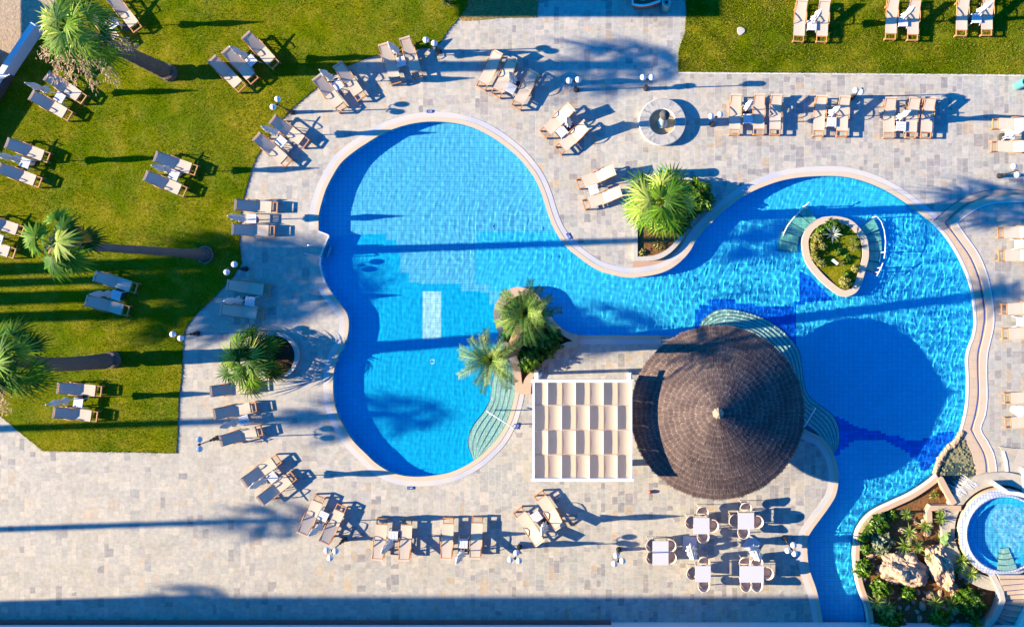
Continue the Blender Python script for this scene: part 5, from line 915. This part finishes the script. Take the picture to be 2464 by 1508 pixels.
for x in (ax, bx):
    for y in (ay, by): m = MB(); m.box(x-.08, x+.08, y-.08, y+.08, 0, PZ-.16); m.build('post', POLE, t)
for y in (by+.28,):
    for x in (ax+.12, bx-.1): m = MB(); m.box(x-.09, x+.09, by+.07, by+.36, PZ-.14, PZ+.01); m.build('beam_end', POLE, t)
for r_ in range(4):
    for c in range(7):
        x0, x1 = ax+cw*c+.01, ax+cw*(c+1)-.01; y1, y0 = by-rh*r_-.03, by-rh*(r_+1)+.03; V = []; F = []; nx = 11; hi_ = (r_+c) % 2 == 0
        for j in range(nx):
            q = j/(nx-1); x = x0+(x1-x0)*q
            z = (PZ-.05-.055*math.sin(q*math.pi)) if hi_ else (PZ-.155-.012*math.sin(q*3.14)+.02*q)
            V += [(x, y0, z), (x, (y0+y1)/2, z-.01), (x, y1, z)]
        for j in range(nx-1):
            for k in range(2): F.append((j*3+k, (j+1)*3+k, (j+1)*3+k+1, j*3+k+1))
        m = MB(); m.add(V, F); o = m.build('fabric_panel', SHADE, t, smooth=True)
        if hi_ and c < 6: m = MB(); m.box(x1-.055, x1+.028, y0-.02, y1+.02, PZ-.13, PZ-.005); m.build('rafter', POLE, t)
        if not hi_ and c < 6: m = MB(); m.box(x1-.01, x1+.03, y0, y1, PZ-.2, PZ-.05); m.build('rafter', SHADE, t)
for r_ in range(1, 4): m = MB(); y = by-rh*r_; m.box(ax+.05, bx-.05, y-.022, y+.022, PZ-.17, PZ-.125); m.build('cross_bar', SHADE, t)
# spa
sc_ = A(2418.5, 1284.5, .85); SR = 1.83
t = empty('spa_pool', (*sc_, 0), label='raised round spa tub with blue mosaic rim and bubbling water', cat='spa')
MOS = tiles('mosaic_rim', (.66, .62, .60), (.12, .26, .62), .1, .14, .14, .022); m = MB(); m.lathe([(SR+.30, .0), (SR+.30, .62), (SR+.28, .66)], 64); m.build('base_wall', TAN, t, smooth=True)
m = MB(); m.lathe([(SR+.28, .66), (SR+.09, .68), (SR+.05, .83), (SR+.0, .85), (SR-.05, .83), (SR-.05, .3)], 72); o = m.build('rim', MOS, t, smooth=False); o.cycles.is_caustics_receiver = True
m = MB(); m.lathe([(SR-.05, .42), (0, .42)], 48); o = m.build('tub_floor', FLOOR, t); o.cycles.is_caustics_receiver = True
m = MB(); m.lathe([(SR-.05, .62), (SR-.40, .62), (SR-.40, .42)], 60); o = m.build('bench', FLOOR_R, t); o.cycles.is_caustics_receiver = True
for k in range(4):
    m = MB(); r0, r1 = SR-.06-.26*(k), SR-.06-.26*(k+1)+.03; n = 10; V = []
    for j in range(n+1): a = R(-106+32*j/n+4); V += [(r0*math.cos(a), r0*math.sin(a), .42), (r0*math.cos(a), r0*math.sin(a), .75-.07*k), (r1*math.cos(a), r1*math.sin(a), .75-.07*k), (r1*math.cos(a), r1*math.sin(a), .42)]
    m.add(V, [(j*4+q, (j+1)*4+q, (j+1)*4+q+1, j*4+q+1) for j in range(n) for q in range(3)]); o = m.build('step', STEP, t); o.cycles.is_caustics_receiver = True
FOAM = N('water_foam'); f_ = FOAM.noise(5.5, 6, rough=.75); FOAM.fin((.62, .84, .92), .5, .3); FOAM.l(FOAM.math('MULTIPLY', FOAM.mapr(f_, .48, .66), .5), FOAM.b.inputs['Alpha'])
def circp(c, r, n=72): return [(c[0]+r*math.cos(2*math.pi*k/n), c[1]+r*math.sin(2*math.pi*k/n)) for k in range(n)]
water('spa_water', circp(sc_, SR-.06), .80, .05, lambda X, Y: .0016+0*X)
m = MB(); m.lathe([(0, 0), (.95, 0)], 40, wob=lambda a, j: 1+.18*math.sin(3*a)); o = m.build('foam', FOAM.m); o.location = (sc_[0]+.35, sc_[1]+.45, .812); o['kind'] = 'stuff'
# waterfall pool between the step band and the spa
wf = TL('d', (1885, 1150), (1830, 1235), (1760, 1290), (1690, 1390), (1650, 1500))+TL('h', (1650, 70), (1700, 150), (1800, 320), (1845, 350), (1930, 270), (2010, 190), (2005, 90))+TL('d', (1998, 1440), (1975, 1340), (1925, 1235))
sheet('rock_bed', toW(wf), .03, ROCK_G)
sheet('dark_wet_bed', toW(smooth(TL('h', (1665, 60), (1700, 20), (1800, -10), (1900, 0), (1985, 20), (2000, 100), (1990, 190), (1900, 290), (1845, 345), (1800, 300), (1720, 160)), 2)), .045, rock('dark_wet_rock', (.015, .05, .06), (.10, .14, .12), 6))
t = empty('rock_cascade', (*W(*T('h', 1800, -60)), .03), label='dark wet pebble cascade between the pool edge and the tiled steps', cat='cascade'); o_ = t.location
rr = random.Random(12); wfw = ccw(toW(wf)); bm = MB(); k = 0; bs = []
while k < 100:
    p = T('d', rr.uniform(1650, 2010), rr.uniform(1150, 1900)); q = W(*p)
    if not inside([q[0]], [q[1]], wfw)[0]: continue
    r_ = rr.uniform(.04, .10); b_ = bmesh.new(); bmesh.ops.create_icosphere(b_, subdivisions=1, radius=1)
    for v in b_.verts: v.co = Vector((v.co.x*r_*rr.uniform(.8, 1.3), v.co.y*r_*rr.uniform(.8, 1.2), v.co.z*r_*.5))
    me = bpy.data.meshes.new('pebble'); b_.to_mesh(me); b_.free(); o = link('pebble', me, ROCK_G, t); o.location = (q[0]-o_.x, q[1]-o_.y, .02); k += 1
ed = smooth(TL('d', (1885, 1150), (1835, 1235), (1765, 1290), (1695, 1390), (1650, 1500))+TL('h', (1648, 85)), 4)
for k, p in enumerate(resample(ed, 30)):
    boulder(p, rr.uniform(.12, .2), rr.uniform(.1, .16), rr.uniform(0, 3), .12, 'pale wet stone on the waterfall lip along the pool edge', 300+k, ROCK_S, 0, 'stone', 'stone', 'pale stones on the waterfall lip', 2, .3)
D = LeafB()
for cx_, cy_ in ((1995, 185), (1950, 200), (1890, 250), (1870, 275)):
    p = Vector((*W(*T('h', cx_, cy_)), .45))
    for k in range(14): L = rr.uniform(.4, .9); D.blade(tuple(p+Vector((rr.uniform(-.1, .1), rr.uniform(-.1, .1), 0))), vec(R(148+rr.uniform(-14, 14)), R(8)), (0, 0, 1), L, .014, .7, 4, 1, 1)
o = D.build('water_spray', PLASTIC); o['kind'] = 'stuff'
# stone ledge around the spa, stairs and right-hand walls
rg = circp(sc_, SR+.95, 64); ledge = [p for p in rg]
m = MB(); V, F = tri(circp(sc_, SR+1.05, 60), [circp(sc_, SR+.43, 60)]); m.add([(x, y, .42) for x, y in V], F); P_ = circp(sc_, SR+1.05, 60); m.add([(x, y, 0) for x, y in P_]+[(x, y, .42) for x, y in P_], [(i, (i+1) % 60, 60+(i+1) % 60, 60+i) for i in range(60)]); o = m.build('spa_ledge', PAVE_W); o['kind'] = 'structure'
def z7(x, y): return ((3150+x/5.545)/1.4006, (1840+y/5.545)/1.4006)
lf = [z7(1060, 440), z7(1090, 520), z7(1140, 640), z7(1180, 750), z7(1185, 835), z7(1190, 920), z7(1175, 1010), z7(1140, 1100), z7(1100, 1200), z7(1060, 1260), z7(1010, 1340), z7(940, 1420), z7(860, 1500), z7(780, 1590)]
rt = [z7(1570, 440), z7(1590, 510), z7(1590, 600), z7(1610, 710), z7(1625, 805), z7(1610, 915), z7(1575, 1045), z7(1525, 1165), z7(1480, 1290), z7(1430, 1390), z7(1390, 1490), z7(1340, 1590), z7(1280, 1690), z7(1200, 1800)]
t = empty('stairway', (*W(*lf[6]), 0), label='curving tan stairway winding down from the spa along the rock garden', cat='stairs'); o_ = t.location
for k in range(len(lf)-1):
    z = .80-.055*k; q = ccw(toW([lf[k], rt[k], rt[k+1], lf[k+1]])); m = MB(); m.prism([(x-o_.x, y-o_.y) for x, y in q], 0, z); m.build('tread', BAND, t)
    m = MB(); a_, b_ = Vector((*W(*lf[k+1]), 0))-o_, Vector((*W(*rt[k+1]), 0))-o_; m.tube([a_+Vector((0, 0, z)), b_+Vector((0, 0, z))], .016, 4); m.build('nosing', NAVY, t)
rw = smooth([z7(1600, 480), z7(1620, 700), z7(1640, 850), z7(1600, 1010), z7(1530, 1180), z7(1450, 1380), z7(1380, 1540), z7(1300, 1700)], 4)
props(ribbon('stair_wall', toW(rw), .0, .16, 0, .95, WALLWHITE, kind=None), 'white low wall with tan top following the right side of the stairway', 'wall'); ribbon('terrace_walk', toW(rw), .17, 3.2, 0, .5, PAVE_W)
def z6(x, y): return ((3150+x/5.80)/1.4006, (1500+y/5.80)/1.4006)
wall_line('retaining_wall', [z6(1030, 680), z6(1300, 860), z6(1500, 880), z6(1760, 960)], .10, .8, COPE_W, 'pale angled retaining wall between the tiled steps and the spa')
slab('terrace_step', ccw(toW([z6(1210, 0), z6(1300, 120), z6(1360, 300), z6(1370, 700), z6(1900, 900), z6(1900, 60), z6(1500, 40)])), .0, .30, PAVE_W); ribbon('step_edge', toW([z6(1290, 100), z6(1345, 280), z6(1365, 450), z6(1360, 690)]), .06, -.06, .0, .33, COPE_W)
slab('terrace_step', ccw(toW([z6(1630, 395), z6(1660, 395), z6(1680, 880), z6(1900, 1000), z6(1900, 390)])), .0, .42, BAND); ribbon('step_edge', toW([z6(1640, 395), z6(1660, 700), z6(1668, 880)]), .06, -.06, .0, .44, COPE_W)
# beach side: timber hut corner with railing behind the wall
t = empty('timber_deck', (*W(-20, 190), 0), label='corner of a timber beach deck with a white railing behind the low wall', cat='deck'); o_ = t.location
P_ = [(-200, 60), (0, 152), (38, 186), (-30, 300), (-200, 420)]; m = MB(); m.prism([(x-o_.x, y-o_.y) for x, y in ccw(toW(P_))], .1, .55); m.build('decking', CONC, t)
for k in range(9):
    m = MB(); p = Vector((*W(-40+5*k, 172+13*k*.9), .56)); m.box(-.02, .02, -.8, .8, .0, .03, Matrix.Translation(p-o_) @ Matrix.Rotation(R(-58), 4, 'Z')); m.build('board', POLE, t) if k < 1 else None
m = MB(); m.prism([(x-o_.x, y-o_.y) for x, y in ccw(toW([(-200, -10), (-2, 118), (22, 150), (-30, 196), (-200, 150)]))], 2.0, 2.1); m.build('roof', TAN, t)
for k in range(4): m = MB(); p = Vector((*W(14+5*k, 196-2*k), 0))-o_; m.box(p.x-.25, p.x+.45, p.y-.03+.0, p.y+.03, .75+.02*k, .8+.02*k, ); m.build('rail', POLE, t)
for k, (x, y) in enumerate(((14, 196), (30, 190))): m = MB(); p = Vector((*W(x, y), 0))-o_; m.tube([(p.x, p.y, .5), (p.x, p.y, 1.0)], .03, 6); m.build('post', POLE, t)
# blue buckets seen on the lawn
for p, l_ in ((T('5', 1545, 162), 'small blue object beside the side table in the centre of the left lawn'), (T('5', 985, 1290), 'small blue cup by the parasol under the slender palm')):
    t = empty('cup', (*A(*p, .3), LAWN), label=l_, cat='cup'); m = MB(); m.lathe([(0, 0), (.05, 0), (.065, .28), (.055, .28), (.04, .02), (0, .02)], 14); m.build('body', BLUEP, t, smooth=True)
# tidy: prototypes that never got placed
for o in (PARAS+[LOUNGER, TABLE_P, CHAIR]):
    if 'label' not in o.keys():
        for c in list(o.children_recursive): bpy.data.objects.remove(c)
        bpy.data.objects.remove(o)
for o in list(COL.objects):
    if o.parent is None and o.get('kind') == 'structure' and 'label' in o.keys(): del o['kind']
